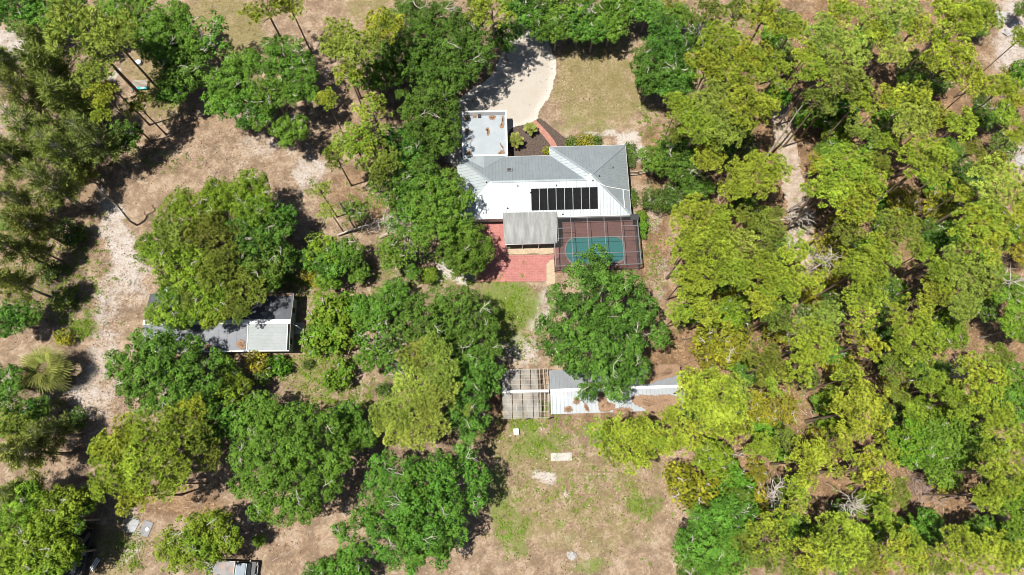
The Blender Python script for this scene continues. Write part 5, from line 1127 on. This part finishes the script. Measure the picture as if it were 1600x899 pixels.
# dark trailer at the bottom left
X, Y = P(124,862,.6); o = empty("utility_trailer",(X,Y,0),math.radians(-6)); tag(o,"dark open trailer full of debris under the trees at bottom left","trailer")
MB().box((0,0,.55),(2.4,5.6,.1)).build("bed", M['dark'], o)
for x in (-1.2,1.2): MB().box((x,0,.85),(.06,5.6,.5)).build("side_rail", M['wood_brown'] if x < 0 else M['dark'], o)
MB().box((0,2.8,.85),(2.3,.06,.5)).build("front_board", M['wood_brown'], o)
MB().tube([(-1.1,-.6,1.0),(1.1,-1.2,1.05)],.05,6).build("cross_bar", M['alu'], o)
wm = MB().tube([(-.1,0,0),(.1,0,0)],.34,16).mesh("wheel", M['dark'])
for x in (-1.35,1.35):
    for y in (-.5,.4): link("wheel", wm, o, (x,y,.34))
r = np.random.RandomState(2)
for k in range(9): MB().box((r.uniform(-.9,.9),r.uniform(-2.3,2.3),.66+.02*k),(r.uniform(.2,.8),r.uniform(.3,1.6),.06),rz=r.uniform(-.6,.6)).build("scrap_board", M['wood_brown'] if k%2 else M['wood_grey'], o)
X, Y = P(146,882,.4); o = empty("louvre_panel",(X,Y,0),math.radians(-28)); tag(o,"pale louvred panel leaning beside the dark trailer","panel")
for k in range(6): MB().box((.13*k-.3,0,.12+.05*k),(.09,1.5,.025),ry=.3).build("slat", M['white'] if k%2 else M['alu'], o)
# pickup at the bottom edge
X, Y = P(400.5,891,.9); tk = empty("pickup_truck",(X,Y,0),math.radians(-2)); tag(tk,"black-fronted pickup with pale ribbed bed at the bottom edge","pickup")
blk = plain("black_car_paint",(.012,.013,.015),.35,var=.1,spec=.4); bedm = plain("worn_bed_liner",(.25,.245,.245),.75,metal=0,var=.2,scale=1.3,dirt=((.36,.24,.19),.9,.5)); silver = plain("pale_blue_roof_paint",(.15,.19,.23),.5,metal=0,var=.1)
Wd = 1.86
prof = [(-5.9,.45),(-5.9,1.05),(-2.55,1.05),(-2.45,1.08),(-.72,1.08),(-.05,.98),(0,.75),(0,.4)]
def ext(pf, y0, y1): 
    mb = MB(); n = len(pf); mb.add([(x,y0,z) for x,z in pf]+[(x,y1,z) for x,z in pf],[tuple(range(n)),tuple(range(2*n-1,n-1,-1))]+[(i,n+i,n+(i+1)%n,(i+1)%n) for i in range(n)]); return mb
ext([(-2.6,.42),(-2.6,1.05),(-2.4,1.1),(-.72,1.08),(-.08,.98),(0,.78),(0,.42)],-Wd/2,Wd/2).build("body", blk, tk, bevel=.03)
MB().box((-4.3,0,.62),(3.38,Wd-.12,.1)).build("bed_floor", bedm, tk)
rb = MB(); [rb.box((-4.3,-.78+.13*k,.69),(3.3,.06,.035)) for k in range(13)]; rb.build("bed_liner_rib", bedm, tk)["kind"] = 'stuff'
for y in (-1,1): MB().box((-4.3,y*(Wd/2-.04),.83),(3.4,.09,.52)).build("bed_side", blk, tk, bevel=.02)
MB().box((-5.98,0,.83),(.07,Wd-.05,.5)).build("tailgate", bedm, tk); MB().box((-2.66,0,.83),(.06,Wd-.2,.5)).build("bed_front", blk, tk)
ext([(-2.55,1.09),(-2.3,1.62),(-2.1,1.72),(-1.15,1.72),(-.95,1.66),(-.55,1.09)],-Wd/2+.1,Wd/2-.1).build("cab", blk, tk, bevel=.03)
MB().box((-1.62,0,1.735),(1.12,Wd-.34,.05)).build("roof", silver, tk, bevel=.02)
MB().beam((-1.0,0,1.69),(-.6,0,1.17),Wd-.36,.03).build("windshield", plain("windscreen_glass",(.05,.07,.08),.12,spec=.4), tk)
MB().beam((-2.28,0,1.66),(-2.53,0,1.17),Wd-.4,.03).build("rear_window", plain("green_tint_glass",(.04,.12,.10),.15,spec=.4), tk)
MB().box((-2.2,0,1.71),(.06,Wd-.3,.06)).build("roof_rack_bar", M['alu'], tk); MB().box((-.98,0,1.72),(.06,Wd-.3,.05)).build("visor", M['alu'], tk)
for y in (-1,1):
    MB().box((-1.65,y*(Wd/2-.10),1.38),(1.2,.03,.36)).build("side_window", M['glass'], tk)
    MB().box((-.75,y*(Wd/2+.13),1.2),(.14,.22,.18)).build("mirror", blk, tk, bevel=.03)
    MB().box((.0,y*.66,.8),(.05,.34,.18)).build("headlight", M['white'], tk)
    for x in (-.9,-4.6):
        wl = MB().tube([(x,y*(Wd/2-.24),.36),(x,y*(Wd/2+.01),.36)],.36,18).build("wheel", M['dark'], tk); MB().tube([(x,y*(Wd/2+.0),.36),(x,y*(Wd/2+.025),.36)],.2,12).build("rim", M['alu'], wl)
MB().box((.04,0,.55),(.1,Wd-.1,.2)).build("bumper", M['alu'], tk, bevel=.02)

# ------------------------------------------------------------------ labels that place each tree
LM = [("the dirt track's upper end",1215,190),("the dirt track's lower end",1258,390),("the pool cage",935,380),("the shed",965,610),("the rail fence",1020,268),("the lower right clearing",1495,778),("the sandy clearing near the right",1530,545),
 ("the brush heap",1440,762),("the white rocks at top right",1575,70),("the bare patch right of the shed",1245,640),("the front lawn",930,130),("the carport",757,210),("the gravel driveway's top end",825,50),("the brick patio",800,400),("the slatted frame",822,617),
 ("the grey outbuilding",345,500),("the fan palm",75,578),("the sandy left track",180,380),("the turquoise bench",218,131),("the pickup",365,890),("the concrete slab",877,714),("the dark trailer",124,862),("the fallen grey tree",580,350),
 ("the top left corner",0,0),("the bottom right corner",1600,899),("the right edge's midpoint",1600,400),("the left edge's midpoint",0,340),("the two grey sheets",218,824),("the long pale log",1340,825),("the leaning dark trunk",638,420),("the house's left end",716,300),("the sandy yard at upper left",430,240),("the big oak over the shed",940,505),("the sparse clearing at right",1340,725)]
def direc(dx, dy):
    a = math.degrees(math.atan2(-dy, dx)) % 360
    return ("right of","above right of","above","above left of","left of","below left of","below","below right of")[int((a+22.5)//45) % 8]
ORD = ["nearest","second nearest","third nearest","fourth nearest","fifth nearest","sixth nearest","seventh nearest","eighth nearest","ninth nearest","tenth nearest","eleventh nearest","twelfth nearest","thirteenth nearest","fourteenth nearest"]
grp = {}
for (o, kind, x, y, r) in THINGS:
    ds = sorted((math.hypot(x-l[1],y-l[2]), l) for l in LM); d, l = ds[0]
    if d < 14: d, l = ds[1]
    grp.setdefault((kind, l[0], direc(x-l[1], y-l[2])), []).append((d, o, r))
GN = {'oak':'oaks','oakd':'oaks','oakb':'oaks','oaks':'oaks','pine':'pines of the yellow-green wood','pines':'pines of the yellow-green wood','pined':'pines of the yellow-green wood','pinel':'pines of the yellow-green wood','cas':'feathery trees on the left','yel':'yellow shrubs','lime':'lush shrubs','shrub':'low shrubs'}
for (kind, ln, dr), it in grp.items():
    it.sort(key=lambda q: q[0]); desc = NAMES[kind][2]
    for i, (d, o, r) in enumerate(it):
        big = "broad " if r > 40 else ("small " if r < 22 else "")
        lb_ = f"{big}{desc}, {ORD[i]} {dr} {ln}" if len(it) > 1 else f"{big}{desc} {dr} {ln}"
        o["label"] = lb_ if len(lb_.split()) <= 16 else lb_.replace(big, "", 1) if big else lb_.replace("lush ", "").replace("the ", "", 1)
        o["group"] = GN[kind]
